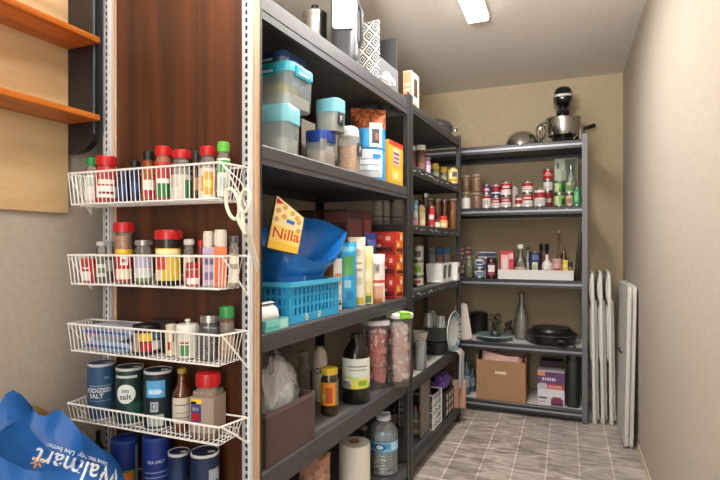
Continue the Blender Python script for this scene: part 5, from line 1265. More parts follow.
for i in range(3):
    for j in range(3):
        seg = 10; cx_, cz_ = (i-1)*w_*.3, h_*(.18+.27*j)
        b.quad([(cx_+w_*.10*math.cos(2*PI*k/seg), -d_/2-.0012, cz_+w_*.10*math.sin(2*PI*k/seg)) for k in range(seg)], WD)
b.out('printed_spots', t)
zt2 = l.z+h_*.9+.001
b = MB(); b.ball((0, 0, .045), (w_*.50, .042, .046), M('#6a4a9a', .4), 3, amp=.55, freq=9, seed=4)
o = tag(b.out('purple_bag'), 'crumpled purple bag lying on the crate of white-topped bottles', 'plastic bag', gk)
zmin = min(v.co.z for v in o.data.vertices); pq = Vector(l)+Matrix.Rotation(rz, 3, 'Z') @ Vector((0, -.05, 0)); o.location = (pq.x, pq.y, zt2-zmin); o.rotation_euler = (0, 0, rz); lq = Vector(l); rq = rz; wq = w_
c2 = U2.at(.928, -.004, z); w2, h2_ = .085, .178
t = thing('wooden_board', 'light wooden box end panel at the far post, bottom of the middle run', 'wooden board', c2, .12, gk)

b = MB(); b.box((0, 0, h2_/2), (w2, .018, h2_), wood('#c69c84', '#a87c64', 5, .6, 'Z', .1), bev=.002); b.out('board', t)
b = MB(); b.box((0, -.0098, h2_*.5), (w2*.15, .0015, h2_*.98), M('#8f6550', .6)); b.out('edge_strip', t)
b = MB(); b.ball((0, 0, 0), (wq*.6, .042, .062), M('#171719', .5), 3, amp=.5, freq=8, seed=14)
o = tag(b.out('black_bag'), 'black cloth bag lying behind the purple bag', 'bag', gk)
c = lq+Matrix.Rotation(rq, 3, 'Z') @ Vector((0, .05, 0)); zmin = min(v.co.z for v in o.data.vertices); o.location = (c.x, c.y, zt2-zmin); o.rotation_euler = (0, 0, rq)

# ------------------------------------------------------------------ far run: top
gu = 'things on top of the far run'
sp = rnd(UB, S3[0], 522, 33, 128, .16); loc, r, h, rz = sp
t = thing('steel_bowl', 'shiny steel mixing bowl turned upside down on the far run', 'bowl', loc, rz, gu)
b = MB(); b.lathe([(r*1.03, 0), (r*1.03, .004), (r*.99, .006), (r*.95, h*.35), (r*.80, h*.68), (r*.55, h*.90), (r*.3, h*.99), (.001, h)], STEEL, 36, cap0=False); b.out('bowl_body', t)
sp = rnd(UB, S3[0], 563, 33, 115, .17); loc, r, h, rz = sp
mx = thing('stand_mixer', 'black stand mixer with silver band and large steel bowl', 'stand mixer', (loc.x, loc.y, S3[0]), rz, gu)
BK = M('#0d0d10', .18)
b = MB(); b.rrect([(0, r*1.35, r*3.0, .07, 0, r*.40), (.02, r*1.32, r*2.95, .07, 0, r*.40), (.03, r*1.2, r*2.8, .06, 0, r*.40)], BK, 6); b.out('base', mx)
b = MB(); b.lathe([(r*.55, .031), (r*.6, .04), (r*.86, .06), (r*.97, h*.55), (r, h-.003), (r*1.03, h), (r*.98, h), (r*.94, h*.55), (r*.5, .06), (.001, .055)], STEEL, 36, cap1=False)
o = b.out('mixing_bowl', mx)
b = MB(); b.tube([(-r*.97, 0, h*.92), (-r*1.25, -.01, h*.9), (-r*1.32, -.01, h*.55), (-r*1.1, 0, h*.3), (-r*.9, 0, h*.28)], .006, STEEL, 8); b.out('bowl_handle', o)
hz = zt(104, 3.6)-S3[0]                                     # centre of the mixer head
b = MB(); yb_ = r*1.5
b.rrect([(.02, .10, .11, .04, 0, yb_), (h*.9, .085, .10, .04, 0, yb_-.01), (hz+.01, .09, .12, .04, 0, yb_-.02)], BK, 6); b.out('pedestal', mx)
HX = Matrix.Translation((0, 0, hz)) @ Matrix.Rotation(PI/2, 4, 'X')
def sec(y, wx, wz, dz=0):
    return [(wx*math.copysign(abs(math.cos(q*PI/14))**.72, math.cos(q*PI/14)), y, hz+dz+wz*math.copysign(abs(math.sin(q*PI/14))**.8, math.sin(q*PI/14))) for q in range(28)]
SEC = [(.19, .02, .02, 0), (.185, .045, .045, 0), (.16, .056, .06, 0), (.05, .060, .068, 0), (-.06, .060, .066, -.002), (-.105, .056, .060, -.004), (-.128, .047, .048, -.005), (-.138, .03, .03, -.006), (-.140, .012, .012, -.006)]
b = MB(); b.rings([sec(*q) for q in SEC], BK); hd = b.out('motor_head', mx)
b = MB(); BAND = M('#bdbbb7', .3, .2)
def outl(off): return [(-(w__+off), y__) for y__, w__, _, _ in SEC[1:9]]+[(w__+off, y__) for y__, w__, _, _ in reversed(SEC[1:9])]
b.prism([(x__, y__-(.0035 if y__ < -.1 else 0)) for x__, y__ in outl(.0025)], hz-.016, hz-.001, BAND, 'z'); b.out('silver_band', hd)
b = MB(); b.lathe([(.020, 0), (.020, .003), (.016, .004)], M('#cfcdc8', .3, .6), 20, X=Matrix.Translation((-.012, -.126, hz+.030)) @ Matrix.Rotation(PI/2-.45, 4, 'X') @ Matrix.Translation((0, 0, -.004))); b.out('round_badge', hd)
b = MB(); b.lathe([(.03, hz-.068), (.034, hz-.09), (.02, hz-.10), (.009, hz-.105), (.009, h*.6)], M('#2a2a2e', .25), 18, X=Matrix.Translation((0, -.02, 0))); b.out('beater_hub', mx)
loc = UB.at(1.160, .392, 0); r2, h2_ = .042, .158
t = thing('saucepan', 'steel saucepan with black handle half hidden by the mixer bowl', 'pan', (loc.x, loc.y, S3[0]), 0, gu)
b = MB(); b.lathe([(r2*.9, 0), (r2, .004), (r2, h2_), (r2*.96, h2_), (r2*.95, .006), (.001, .005)], STEEL, 24, cap1=False); b.out('pan_body', t)
b = MB(); b.tube([(r2-.002, -.01, h2_*.93), (r2+.015, -.02, h2_*.95), (r2+.05, -.05, h2_*.97)], [.010, .014, .015], BLACK, 10); b.out('handle', t)
sp = U2 and rnd(UB, S3[0], 541, 9, 121, .09); loc = sp[0]
t = thing('wire_whisk', 'black wire whisk attachment standing between the steel bowl and the mixer', 'whisk', loc, sp[3], gu)
b = MB()
for k in range(5):
    a = k*PI/5; hw = .032
    b.tube([(hw*math.sin(q*PI/10)**.8*math.cos(a)*(1 if True else 1), hw*math.sin(q*PI/10)**.8*math.sin(a), .035+.10*(1-math.cos(q*PI/10))/2) for q in range(11)], .0018, M('#3a3836', .3, .7), 5)
    b.tube([(-hw*math.sin(q*PI/10)**.8*math.cos(a), -hw*math.sin(q*PI/10)**.8*math.sin(a), .035+.10*(1-math.cos(q*PI/10))/2) for q in range(11)], .0018, M('#3a3836', .3, .7), 5)
b.out('wire_loops', t)
b = MB(); b.lathe([(.026, 0), (.026, .006), (.012, .012), (.011, .04)], M('#3a3836', .3, .7), 14); b.out('hub', t)

# far run, second shelf: jars and cans
z = S3[1]; gc = 'cans and jars on the second shelf of the far run'
CAMEL = M('#a98668', .5); BRJ = clear('#9a7a62', .5, .1, .35)
def stack2(px, w, yts, b, rows):
    zz_ = z
    for yt, fn in zip(yts, rows):
        sp_ = rnd(UB, zz_, px, w, yt, b); fn(sp_); zz_ += sp_[2]+.0008
def jr(label, fillc, base=None, lidc=M('#8d7a68', .4)): return lambda s_: spice_jar(s_, label, BRJ, lidc, base, (), .14, 'pantry_jar', gc, cat='jar', fill=fillc, fillh=.9, lab=(.05, .75))
SPK = speck('#a5785a', '#c09472', 180); SPK2 = speck('#b88e66', '#d0ab80', 180); SPK3 = speck('#9a6a5c', '#b88878', 180)
stack2(466, 8.5, (191.5, 175), .10, (jr('brown jar with big white label at the hidden end of the far run', SPK3, M('#e6e4df', .5)), jr('brown jar stacked on the white-labelled jar', SPK)))
stack2(476.5, 11, (192, 173.5), .10, (jr('pinkish jar under the tan jar on the far run', SPK3), jr('tan jar with wide lid stacked on the pinkish jar', SPK2)))
CW_ = M('#d9d4cc', .5); CR = M('#a3202c', .45); CB = M('#303a78', .45)
def cn(label, base=CW_, patches=((-180, 180, .5, .95, CR),), top=BRUSH): return lambda s_: tin_can(s_, label, base, patches, group=gc, top=top)
RW = [(-180, 180, .48, .97, CR), (-50, 40, .62, .78, M('#dcb8b4', .5)), (-45, 45, .12, .3, LGREY)]
stack2(486.5, 8.5, (194, 184.5), .10, (cn('white can with red top band under the blue and red can', CW_, [(-180, 180, .75, .97, CR), (-40, 20, .2, .6, M('#b8aca8', .5))]), cn('small blue and red can stacked beside the tan jar', CB, [(-60, 10, .1, .8, CR), (-20, 40, .3, .6, CW_)])))
stack2(496, 9.5, (197, 184), .11, (cn('red-banded soup can, lower one next to the blue and red can', CW_, RW), cn('dark red and white can stacked next to the blue and red can', CW_, [(-180, 180, .35, .95, M('#8a1c2c', .45)), (-180, 180, .0, .2, CB)])))
stack2(506, 10.5, (196, 181.5), .09, (cn('red-banded soup can below the tallest white soup can', CW_, RW), cn('white soup can with red crown, tallest of the red and white cluster', CW_, [(-180, 180, .45, .97, CR), (-40, 40, .58, .75, M('#e0c4c0', .5))])))
cn('grey-white can with a red side, standing behind the soup cans', M('#b8b0a4', .5), [(10, 80, .1, .6, CR)])(rnd(UB, z, 514.5, 9, 186, .18))
cn('short red and white can lying in the gap between the soup can clusters', CW_, [(-180, 180, .3, .8, CR)])(rnd(UB, z, 518.5, 7.5, 197, .07))
stack2(527.5, 11, (193, 181), .09, (cn('red-banded soup can under the pale red-topped can', CW_, RW), cn('pale can with red top in the middle of the far run shelf', CW_, [(-180, 180, .6, .97, CR), (-40, 30, .35, .5, M('#c9a8a0', .5)), (-180, 180, .2, .26, CR)])))
cn('single white can with red waist, in front of the red tube stack', CW_, [(-180, 180, .5, .85, CR), (-40, 40, .1, .4, LGREY)])(rnd(UB, z, 540, 11, 188.5, .075))
stack2(548, 9.5, (191.5, 180.5, 169), .19, (cn('red can at the base of the three-can tower', M('#9a2030', .45), [(-40, 40, .3, .6, CW_)]), cn('white can in the middle of the three-can tower', CW_, [(-40, 40, .3, .5, LGREY)]), cn('bright red can topping the three-can tower', M('#b01c26', .45), [(-180, 180, .45, .52, CW_), (-30, 30, .6, .8, M('#d88a88', .5))])))
GC_ = M('#3f7f3c', .45); GCL = M('#8fb070', .45)
GP = [(-60, -10, .1, .9, M('#c9cfa0', .5)), (20, 70, .05, .7, M('#1f5a2c', .45)), (-10, 15, .4, .8, M('#6fae4a', .45))]
stack2(559.5, 10.5, (194, 180.5), .09, (cn('green vegetable can, lower of its stack near the far post', GCL, GP), cn('green vegetable can stacked in front of the tall leafy box', GC_, GP)))
stack2(569.5, 7.5, (194, 180.5), .11, (cn('tan and white can between the green cans', M('#c9b89a', .5), [(-40, 30, .2, .7, M('#a8705a', .5))]), cn('pale green can stacked on the tan and white can', M('#a9b894', .5), [(-40, 40, .2, .7, M('#5f8a4a', .5))])))
cn('bright green can against the far post', M('#2f8f52', .45), [(-40, 20, .2, .8, M('#7fc48f', .45))])(rnd(UB, z, 577, 7, 187, .085))
l, w_, d_, h_, rz = bxs(UB, z, 554.5, 577.5, 159, .20, d=.10)
carton((l, w_, d_, h_, rz), 'tall pale box with dark leafy print behind the green cans', M('#a9b09c', .5), [(.45, .98, .3, .98, M('#4a5a44', .5)), (.55, .8, .5, .9, M('#2c3a2a', .5)), (.05, .4, .1, .5, M('#c9ccc0', .5)), (.1, .2, .8, .92, M('#3a4a3a', .5)), (.3, .5, .55, .75, M('#7f8f74', .5))], name='leafy_box', group=gc)
bottle(rnd(UB, z, 571, 8, 164, .165), 'tall pale bottle with silver cap in front of the leafy box', clear('#c9cfc0', .5, .1, .4), BRUSH, None, M('#b9bfae', .5), [(-40, 40, .3, .6, M('#8f9a84', .5))], (.1, .6), .12, .45, gc)

# far run, third shelf
z = S3[2]; gd = 'bottles and packets on the third shelf of the far run'
spice_jar(rnd(UB, z, 469, 9.5, 255.5, .10), 'greenish glass jar at the hidden end of the third far shelf', clear('#8d8f70', .5, .08, .4), M('#7f7a68', .4, .4), None, (), .16, 'pantry_jar', gd, cat='jar', fill=speck('#6f6f4c', '#8d8a64', 160))
BCN = [(-180, 180, .1, .35, M('#4a6fa0', .45)), (-40, 40, .45, .75, M('#3a4f80', .45))]
zz_ = z
for yt, lab_ in ((269, 'blue and white can, lower one by the greenish jar'), (257.5, 'blue and white can, upper one by the greenish jar')):
    s_ = rnd(UB, zz_, 479.5, 9, yt, .085); tin_can(s_, lab_, M('#c9cdd0', .5), BCN, group=gd); zz_ += s_[2]+.0008
l, w_, d_, h_, rz = bxs(UB, z, 478.5, 496, 252, .15, d=.06)
carton((l, w_, d_, h_, rz), 'box with navy, white and red bands behind the blue and white cans', M('#cfcfd2', .5), [(0, 1, .82, .97, M('#343a5a', .5)), (0, 1, .62, .74, M('#5a3440', .5)), (.05, .6, .3, .55, M('#5a7fae', .5))], group=gd)
bottle(rnd(UB, z, 491.3, 11.5, 257, .075), 'dark maroon bottle with square white label on the third far shelf', M('#321a20', .25), M('#3a2a30', .4), [(.92, 0), (1, .02), (1, .7), (.95, .8), (.8, .88)], M('#5a2630', .5), [(-32, 32, .3, .85, M('#ddd6d2', .5)), (-28, 28, .12, .24, M('#b04a50', .5))], (.12, .72), .12, .8, gd, 'cherry_bottle')
lt, wt_, dt_, ht_, rzt = bxs(UB, z, 498, 573.5, 269.5, .012, d=.24)
t = thing('white_tray', 'long low white tray of bottles on the third far shelf', 'tray', lt, rzt)
b = MB(); b.rings([[(sx*(wt_/2-q), sy*(dt_/2-q), zz_) for sx, sy in ((-1, -1), (1, -1), (1, 1), (-1, 1))] for q, zz_ in ((0, 0), (0, ht_), (.005, ht_), (.005, .004))], M('#d6d6d4', .5)); b.out('tray_body', t)
b = MB(); b.box((0, -dt_/2-.001, ht_-.003), (wt_, .004, .006), M('#e2e2e0', .45)); b.out('front_lip', t)
z = z+.0055
l, w_, d_, h_, rz = bxs(UB, z, 497.6, 512, 250.5, .03, d=.07); l.x = max(l.x, lt.x-wt_/2+w_/2+.008)
carton((l, w_-.004, d_, h_, rz), 'red and pink food box at the near end of the white tray', M('#b2323c', .5), [(.08, .62, .2, .85, M('#e3a9a8', .5)), (.2, .5, .35, .7, M('#d8d0cc', .5)), (.66, .94, .1, .6, M('#cc4048', .5)), (.65, .95, .7, .9, M('#d8b0ac', .5)), (.4, .62, .1, .3, M('#e0803a', .5))], group=gd)
bottle(rnd(UB, z, 520.5, 12, 244.5, .10), 'clear round-shouldered bottle with white cap in the white tray', GLASS, M('#e2dccb', .4), [(.9, 0), (1, .02), (1, .38), (.9, .48), (.62, .60), (.42, .68), (.38, .86)], M('#c9b8a8', .5), [(-50, 30, .1, .8, M('#c98a6a', .5))], (.05, .32), .12, .48, gd, fill=M('#b08a70', .5), fillh=.2)
bottle(rnd(UB, z, 527.8, 6.5, 247, .16), 'slim clear bottle with dark cap behind the round-shouldered one', clear('#bfc2b4', .35, .08, .4), CHAR, None, M('#cfcab8', .5), (), (.1, .5), .1, .5, gd)
tin_can(rnd(UB, z, 534.8, 11.5, 251.5, .085), 'dark blue can with round pale label in the white tray', M('#2c3458', .45), [(-28, 28, .15, .62, M('#c9cfae', .5)), (-18, 18, .25, .52, M('#9fae7a', .5)), (-30, 40, .72, .92, M('#5a6a9a', .45))], group=gd)
spice_jar(rnd(UB, z, 544, 9.5, 243.5, .17), 'dark red jar with black lid behind the white squeeze bottle', M('#4a1f1c', .3), BLACK, M('#7a3a34', .5), [(-40, 30, .2, .6, M('#b06a60', .5))], .2, 'pantry_jar', gd, cat='jar')
bottle(rnd(UB, z, 547, 9.5, 254.5, .06), 'white squeeze bottle with pointed nozzle in the white tray', M('#dcdad4', .4), M('#e6e4de', .4), [(.92, 0), (1, .02), (1, .60), (.92, .66), (.5, .72), (.42, .74), (.32, .80)], M('#d6d4ce', .5), [(-40, 30, .45, .62, M('#3a3a40', .5)), (-30, 10, .2, .3, M('#7a7a80', .5))], (.08, .56), .22, .26, gd, 'glue_bottle')
bottle(rnd(UB, z, 559, 5, 229.5, .18), 'tallest slim amber bottle at the back of the white tray', clear('#7a5a34', .5, .06, .4), M('#b8a888', .4, .5), [(.9, 0), (1, .02), (1, .38), (.6, .52), (.42, .58), (.42, .94)], M('#8a6a44', .5), (), (.05, .3), .06, .5, gd)
bottle(rnd(UB, z, 564, 6, 244, .17), 'amber sauce bottle next to the tallest slim bottle', clear('#6a4426', .55, .06, .4), M('#6a5a48', .4), None, M('#8a5a40', .5), (), (.1, .5), .1, .5, gd)
spice_jar(rnd(UB, z, 557, 10.5, 258.5, .075), 'pink-red labelled jar beside the white squeeze bottle', M('#c79a90', .4), M('#b8908a', .4), M('#c9a49c', .5), [(-40, 40, .2, .7, M('#a8323a', .5)), (-30, 30, .35, .55, M('#d8b8b0', .5))], .18, 'pantry_jar', gd, cat='jar', lab=(.05, .9))
l, w_, d_, h_, rz = bxs(UB, z, 562.8, 567.6, 260, .05, d=.04)
carton((l, w_, d_, h_, rz), 'small bright yellow box at the far end of the white tray', M('#dcc03a', .5), [(.1, .9, .1, .3, M('#b8963a', .5)), (.2, .8, .6, .75, M('#efe08a', .5))], group=gd)
spice_jar(rnd(UB, z, 570.5, 4.6, 262, .06), 'tiny amber jar with dark lid in the tray corner by the black board', M('#7a6a44', .35), CHAR, None, (), .25, 'pantry_jar', gd, cat='jar')
z = S3[2]
c = UB.at(UB.hit(577.2, .12)[0], .14, z)
t = thing('serving_board', 'dark narrow board leaning against the far post behind the tray', 'board', (c.x, c.y, z), 0, gd, rot=(0, .10, UB.rz-.25))
hh = zt(232, 3.38)-z
b = MB(); b.box((0, 0, hh/2), (.012, .13, hh), M('#1d1312', .45), bev=.003); b.out('board', t)
b = MB(); b.box((.0075, 0, hh*.48), (.003, .12, hh*.94), M('#5a4436', .5), bev=.001); b.out('veneer', t)

# far run, fourth shelf
z = S3[3]; ge = 'kitchenware on the fourth shelf of the far run'
sp = rnd(UB, z, 479, 17, 310, .34); loc, r, h, rz = sp
t = thing('stock_pot', 'dark pot with handle at the hidden end of the fourth far shelf', 'pot', loc, rz, ge)
b = MB(); b.lathe([(r*.9, 0), (r, .005), (r, h*.9), (r*1.03, h*.92), (r*.5, h*.99), (.001, h)], M('#1c1b1c', .35), 24); b.out('pot_body', t)
b = MB(); b.tube([(-r, -.03, h*.7), (-r*1.35, -.03, h*.8), (-r*1.35, .03, h*.8), (-r, .03, h*.7)], .007, BLACK, 8); b.out('handle', t)
sp = rnd(UB, z, 494, 46, 326, .135); loc, r, h, rz = sp; r = min(r, .128)
t = thing('glass_platter', 'round blue-grey glass platter lying in front of the dark pot', 'platter', loc, rz, ge)
PB = clear('#7f979c', .5, .08, .45)
b = MB(); b.lathe([(r*.7, 0), (r*.74, .003), (r*.95, .02), (r, .034), (r*.985, .036), (r*.9, .024), (r*.7, .008), (.001, .007)], PB, 40, cap1=False); b.out('platter_body', t)
b = MB(); b.lathe([(r*.985, .0362), (r*1.01, .0335), (r*1.01, .0315), (r*.995, .030)], M('#9fb0b2', .25), 40, cap0=False, cap1=False); b.out('rim', t)
sp = rnd(UB, z+.009, 495, 11, 318, .14); loc = sp[0]
t = thing('sprig_vase', 'small glass vase with dark leafy sprig on the blue-grey platter', 'vase', loc, sp[3], ge)
b = MB(); b.lathe([(.022, 0), (.03, .006), (.036, .03), (.022, .05), (.018, .055), (.016, .05), (.032, .03), (.02, .008), (.001, .006)], GLASS, 20, cap1=False); b.out('vase_body', t)
b = MB(); rr = random.Random(5); LF = M('#1e2016', .6); LF2 = M('#4a4836', .6)
for k in range(11):
    a = rr.random()*2*PI; ln = .05+.07*rr.random(); tip = Vector((math.cos(a)*.055*rr.random()+.0, math.sin(a)*.035, .05+ln)); b.tube([(0, 0, .012), (tip.x*.4, tip.y*.4, .06), tip], .0015, LF, 4)
    for q in range(3):
        c_ = Vector((tip.x, tip.y, tip.z-.012*q)); d_ = Vector((rr.random()-.5, rr.random()-.5, rr.random()-.2)).normalized()*.022; s_ = d_.orthogonal().normalized()*.008
        b.quad([c_, c_+d_*.5+s_, c_+d_, c_+d_*.5-s_], LF if rr.random() < .7 else LF2)
b.out('leafy_sprig', t)
sp = rnd(UB, z, 508.5, 10, 319, .335)
t = thing('dried_flowers', 'low dried flower cluster in a squat pot behind the platter', 'dried flowers', sp[0], sp[3], ge)
b = MB(); b.lathe([(.022, 0), (.028, .004), (.033, .045), (.03, .045), (.025, .008), (.001, .008)], M('#5a5044', .6), 18, cap1=False); b.out('pot_body', t)
b = MB()
for k in range(12):
    a = rr.random()*2*PI; p = Vector((.032*math.cos(a)*rr.random()**.5, .032*math.sin(a)*rr.random()**.5, .06+.05*rr.random())); b.tube([(p.x*.3, p.y*.3, .012), p], .0013, LF2, 4); b.ball(p, (.011, .011, .008), LF if k % 3 else M('#6a5f4a', .7), 1, amp=.4, seed=k)
b.out('blossoms', t)
bottle(rnd(UB, z, 521.5, 13.5, 292, .235), 'tall clear glass bottle at the back of the fourth far shelf', clear('#d8d4c4', .25, .05, .45), M('#8a8474', .35, .6), [(.92, 0), (1, .015), (1, .42), (.95, .5), (.7, .64), (.42, .76), (.36, .82), (.36, .95)], None, (), caph=.05, capr=.45, group=ge, name='glass_bottle')
sp = rnd(UB, z, 551, 52, 319, .155); loc, r, h, rz = sp; r = min(r, .165)
t = thing('electric_skillet', 'wide black electric skillet with lid on the fourth far shelf', 'pan', loc, rz, ge)
SK = M('#161617', .35); h = .105
b = MB(); b.lathe([(r*.86, .012), (r*.9, .014), (r*.98, .05), (r, .062), (r*.96, .062), (r*.9, .02), (.001, .018)], SK, 40, cap1=False); b.out('pan_body', t)
b = MB(); b.lathe([(r*.99, .0622), (r*1.005, .066), (r*.96, .074), (r*.8, .086), (r*.76, .098), (r*.72, h), (r*.2, h+.003), (.001, h+.003)], SK, 40, cap0=False); b.out('lid', t)
b = MB(); b.lathe([(r*1.006, .0625), (r*1.018, .0635), (r*1.018, .066), (r*1.006, .0665)], M('#7d7c78', .3, .7), 40, cap0=False, cap1=False); b.out('steel_rim', t)
for k in range(4):
    a = PI/4+k*PI/2; b = MB(); b.lathe([(.012, 0), (.014, .016)], BLACK, 10, X=Matrix.Translation((r*.75*math.cos(a), r*.75*math.sin(a), 0))); b.out('foot', t)
b = MB(); b.box((.06, -r-.012, .042), (.05, .035, .022), SK, bev=.006); b.out('control_dial', t)
b = MB(); p0 = Vector((.08, -r*.97-.035, .03)); b.tube([p0, p0+Vector((.02, -.006, -.018)), p0+Vector((.045, .016, -.025)), p0+Vector((.07, .07, -.025)), p0+Vector((.055, .12, -.025))], .003, BLACK, 6); b.out('power_cord', t)

# far run, bottom shelf
z = S3[4]; gx = 'boxes on the bottom shelf of the far run'
l, w_, d_, h_, rz = bxs(UB, z, 476.5, 525.5, 359, .02, d=.30)
KR = M('#a27c5a', .75, 0, .1, 30, .05)
t = thing('cardboard_box', 'open brown cardboard box stuffed with pink paper on the bottom far shelf', 'box', l, rz, gx)
b = MB(); b.rings([[(sx*(w_/2-q), sy*(d_/2-q), zz_) for sx, sy in ((-1, -1), (1, -1), (1, 1), (-1, 1))] for q, zz_ in ((0, 0), (0, h_), (.004, h_), (.004, .005))], KR); b.out('box_body', t)
b = MB(); b.box((0, -d_/2-.0006, h_*.70), (.075, .0012, .02), M('#d8c0a0', .7), bev=.0004); b.box((.0, -d_/2-.0014, h_*.70), (.05, .001, .010), M('#e4d4bc', .7), bev=.0004); b.out('hand_hole', t)
for sx in (-1, 1):
    b = MB(); b.box((sx*(w_/2-.001), 0, h_+.0165), (.004, d_*.96, .032), KR, rot=(0, -sx*.12, 0)); b.out('flap', t)
t = thing('packing_paper', 'crumpled pink packing paper rising out of the cardboard box', 'paper', (l.x, l.y, l.z+h_*.55), rz, gx)
b = MB(); PP = M('#e6bcb2', .8, 0, .3, 40, .06); R = []
ns = 36
for i in range(8):
    v = i/7; ring = []
    for j in range(ns):
        a = 2*PI*j/ns; ca, sa = math.cos(a), math.sin(a); e_ = (abs(ca)**5+abs(sa)**5)**(-1/5)
        sc_ = (.95-.06*v); top = h_*.45+.038+.022*noise.noise(Vector((ca*2, sa*2, 1)))+.02*ca*-1
        ring.append((ca*e_*(w_/2-.008)*sc_, sa*e_*(d_/2-.010)*sc_, v*top))
    R.append(ring)
R.append([(p[0]*.5, p[1]*.5, p[2]-.02+.02*noise.noise(Vector((p[0]*30, p[1]*30, 0)))) for p in R[-1]])
b.rings(R, PP); b.out('sheets', t, 30)
l, w_, d_, h_, rz = bxs(UB, z, 537.5, 564.5, 371, .045, d=.16)
PU = M('#64406f', .5)
carton((l, w_, d_, h_, rz), 'purple and white box standing next to the cardboard box', M('#d6d3da', .5), [(0, 1, .62, 1, PU), (.35, 1, .50, .64, M('#c0504a', .5)), (.05, .33, .48, .66, M('#b8b4bc', .5)), (0, .28, .88, 1, M('#e08a5a', .5)), (.3, .75, .92, .97, M('#4a2a50', .5)), (.5, .95, .02, .22, PU), (.56, .88, .1, .27, M('#8a3048', .5)), (.52, .94, .02, .07, M('#3a2040', .5)), (.05, .35, .2, .25, M('#3a3440', .5)), (.05, .3, .1, .12, M('#6a6470', .5)), (.4, .9, .53, .6, M('#d8958a', .5)), (.18, .24, .74, .83, M('#d9cfe0', .5)), (.27, .33, .75, .82, M('#d9cfe0', .5)), (.36, .41, .74, .83, M('#d9cfe0', .5)), (.44, .51, .75, .82, M('#d9cfe0', .5)), (.54, .60, .74, .83, M('#d9cfe0', .5)), (.63, .68, .75, .82, M('#d9cfe0', .5))],
       name='diaper_box', group=gx)
bpy.data.objects[ 'diaper_box'].name = 'printed_box'
l, w_, d_, h_, rz = bxs(UB, z, 540, 563, 360, .26, d=.10)
carton((l, w_, d_, h_, rz), 'dark maroon box standing behind the purple and white box', M('#3a2430', .5), [(.05, .95, .7, .95, M('#5a3a48', .5))], group=gx)
l, w_, d_, h_, rz = bxs(UB, z, 566, 580, 354, .06, d=.30)
t = thing('tool_case', 'dark green-black upright case beside the far post', 'case', l, rz, gx); CA = M('#1c2522', .4)
b = MB(); b.rrect([(0, w_*.86, d_, .02), (.01, w_*.92, d_, .025), (h_-.03, w_, d_, .03), (h_-.012, w_*.98, d_*.98, .03), (h_, w_*.86, d_*.9, .03)], CA, 5); b.out('case_body', t)
b = MB(); b.box((0, -d_/2-.0015, h_*.80), (w_*.9, .004, .006), M('#2d3a35', .4), bev=.001); b.box((0, -d_/2-.0015, h_*.5), (.006, .004, h_*.6), M('#2d3a35', .4), bev=.001); b.out('seam', t)
b = MB(); b.tube([(-.02, -d_/2+.004, h_*.88), (-.02, -d_/2-.02, h_*.88), (.02, -d_/2-.02, h_*.88), (.02, -d_/2+.004, h_*.88)], .005, BLACK, 8); b.out('handle', t)
for k, (px, w, yt, bb_, lab_) in enumerate(((466.5, 8, 356, .11, 'bluish clear plastic bottle at the hidden end of the bottom far shelf'), (472.3, 6.5, 362, .20, 'second bluish bottle squeezed beside the cardboard box'))):
    bottle(rnd(UB, z, px, w, yt, bb_), lab_, clear('#6f8794', .5, .1, .4), M('#3a4a58', .4), None, M('#8fa3ae', .5), (), (.2, .5), .1, .45, gx, 'water_bottle')

# ------------------------------------------------------------------ folded chairs and table against the wall
PW = M('#d9d6cf', .4); GT = M('#c3c0b8', .35, .2)
CH = .965
def make_chair():
    t = thing('folding_chair', '', 'folding chair', (0, 0, 0), 0, 'folded white chairs by the far post')
    # local x = thickness, y = depth towards the wall, z up
    b = MB()
    pts = [(0, .012, .012), (0, .012, .30), (0, .012, CH-.06), (0, .03, CH-.018), (0, .07, CH), (0, .37, CH), (0, .41, CH-.018), (0, .428, CH-.06), (0, .428, .30), (0, .428, .012)]
    b.tube(pts, .0105, PW, 10); b.out('front_frame', t)
    b = MB(); b.tube([(.020, .055, .03), (.020, .055, .50), (.018, .055, CH-.22), (.018, .075, CH-.19), (.018, .36, CH-.19), (.018, .385, CH-.22), (.020, .385, .50), (.020, .385, .03)], .009, PW, 10); b.out('rear_frame', t)
    for x, y in ((0, .012), (0, .428), (.020, .055), (.020, .385)):
        b = MB(); z0 = .0 if x == 0 else .018
        b.lathe([(.013, 0), (.0145, .004), (.0145, .028), (.012, .034)], M('#b9b6ae', .5), 12, X=Matrix.Translation((x, y, z0))); b.out('foot', t)
    b = MB(); b.rrect([(-.007, .33, .36, .05), (-.003, .345, .375, .055), (.004, .345, .375, .055), (.007, .33, .36, .05)], PW, 6, X=Matrix.Translation((-.012, .22, CH-.40)) @ Matrix.Rotation(PI/2, 4, 'Y') @ Matrix.Rotation(PI/2, 4, 'Z')); b.out('seat', t)
    b = MB()
    R = []
    for i in range(9):
        v = i/8; zz_ = CH-.19+.17*v; bow = -.006-.010*math.sin(v*PI)
        R.append([(bow-.004, .03, zz_), (bow-.004, .41, zz_), (bow+.005, .41, zz_), (bow+.005, .03, zz_)])
    b.rings(R, PW); b.out('backrest', t)
    b = MB(); b.tube([(0, .012, .16), (0, .428, .16)], .007, GT, 8); b.out('crossbar', t)
    return t
proto = make_chair()
spots = ((594.3, 425, 'folded white chair nearest the grey shelf post'), (604.8, 425, 'folded white chair in the middle of the three folded chairs'), (613.2, 426, 'folded white chair nearest the folded table'))
for i, (px, py, lab_) in enumerate(spots):
    o = proto if i == 0 else copy_tree(proto)
    zc = EYE*FPX/(py-HZ); r_ = ray(px)*zc
    o.location = ((.164, .2135, .263)[i], r_.y, .0035); o.rotation_euler = (.0, math.radians(-.8), 0); o['label'] = lab_
tb = thing('folding_table', 'white plastic table folded in half and leaning on the wall', 'folding table', (.3212, 3.225, .002), 0, None, rot=(0, math.radians(1.2), 0))
TW, TH = .60, .905
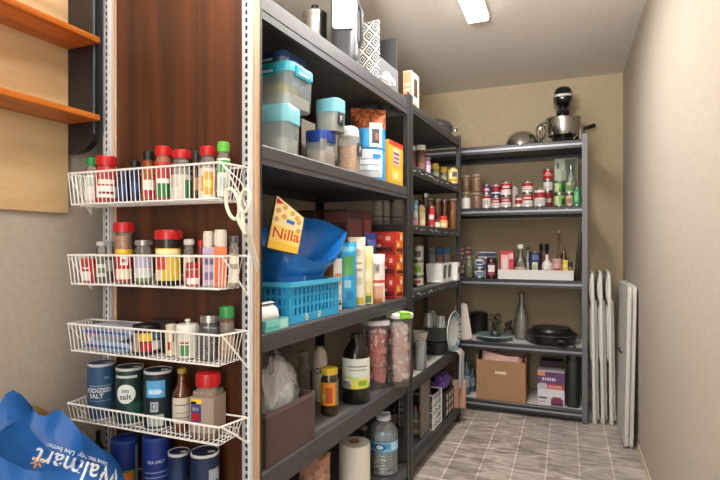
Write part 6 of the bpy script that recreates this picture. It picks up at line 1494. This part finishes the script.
for k, x in enumerate((-.0125, .0125)):
    b = MB(); b.rrect([(-.0110, TH, TW, .03), (-.008, TH+.008, TW+.008, .034), (.008, TH+.008, TW+.008, .034), (.0110, TH, TW, .03)], M('#cfccc5', .5), 6, X=Matrix.Translation((x, TW/2, TH/2+.004)) @ Matrix.Rotation(PI/2, 4, 'Y')); b.out('half_panel', tb)
b = MB(); b.tube([(-.024, .22, TH*.55), (-.032, .24, TH*.55), (-.032, .36, TH*.55), (-.024, .38, TH*.55)], .005, CHAR, 6); b.out('carry_handle', tb)
b = MB(); b.box((0, -.006, TH*.5), (.006, .006, TH*.86), M('#8f8c86', .5)); b.out('fold_seam', tb)
b = MB(); b.box((0, .06, .004), (.05, .05, .008), M('#4a4846', .5), bev=.002); b.box((0, TW-.06, .004), (.05, .05, .008), M('#4a4846', .5), bev=.002); b.out('corner_guard', tb)
# ------------------------------------------------------------------ light
w = bpy.data.worlds.new('world'); bpy.context.scene.world = w; w.use_nodes = True
w.node_tree.nodes['Background'].inputs[0].default_value = (1.0, .97, .93, 1); w.node_tree.nodes['Background'].inputs[1].default_value = .52
def area(name, loc, target, sx, sy, power, col=(1, .975, .94), spread=180):
    l = bpy.data.lights.new(name, 'AREA'); l.shape = 'RECTANGLE'; l.size = sx; l.size_y = sy; l.energy = power; l.color = col; l.spread = math.radians(spread)
    o = bpy.data.objects.new(name, l); C.objects.link(o); o.location = loc
    o.rotation_euler = (Vector(target)-Vector(loc)).to_track_quat('-Z', 'Y').to_euler(); return o
area('aisle_lamp_light', (-.44, 2.17, ZC-.06), (-.44, 2.17, 0), .10, 1.2, 28)
area('overhead_fill', (-.2, -.2, ZC-.05), (-.45, .9, .9), .8, .8, 3)  # added soft fill from above; no fixture hangs here
area('front_fill', (-.1, -1.1, 1.45), (-.6, 2.5, 1.0), .7, 1.6, 28)  # added frontal fill behind the camera to brighten the shelves
area('ceiling_fill', (-.42, -.1, 1.7), (-.45, .8, 2.38), .4, .4, 41, spread=80)  # added uplight to brighten the ceiling, not a real source
sc = bpy.context.scene
sc.view_settings.view_transform = 'Standard'; sc.view_settings.look = 'None'; sc.view_settings.exposure = 0.06
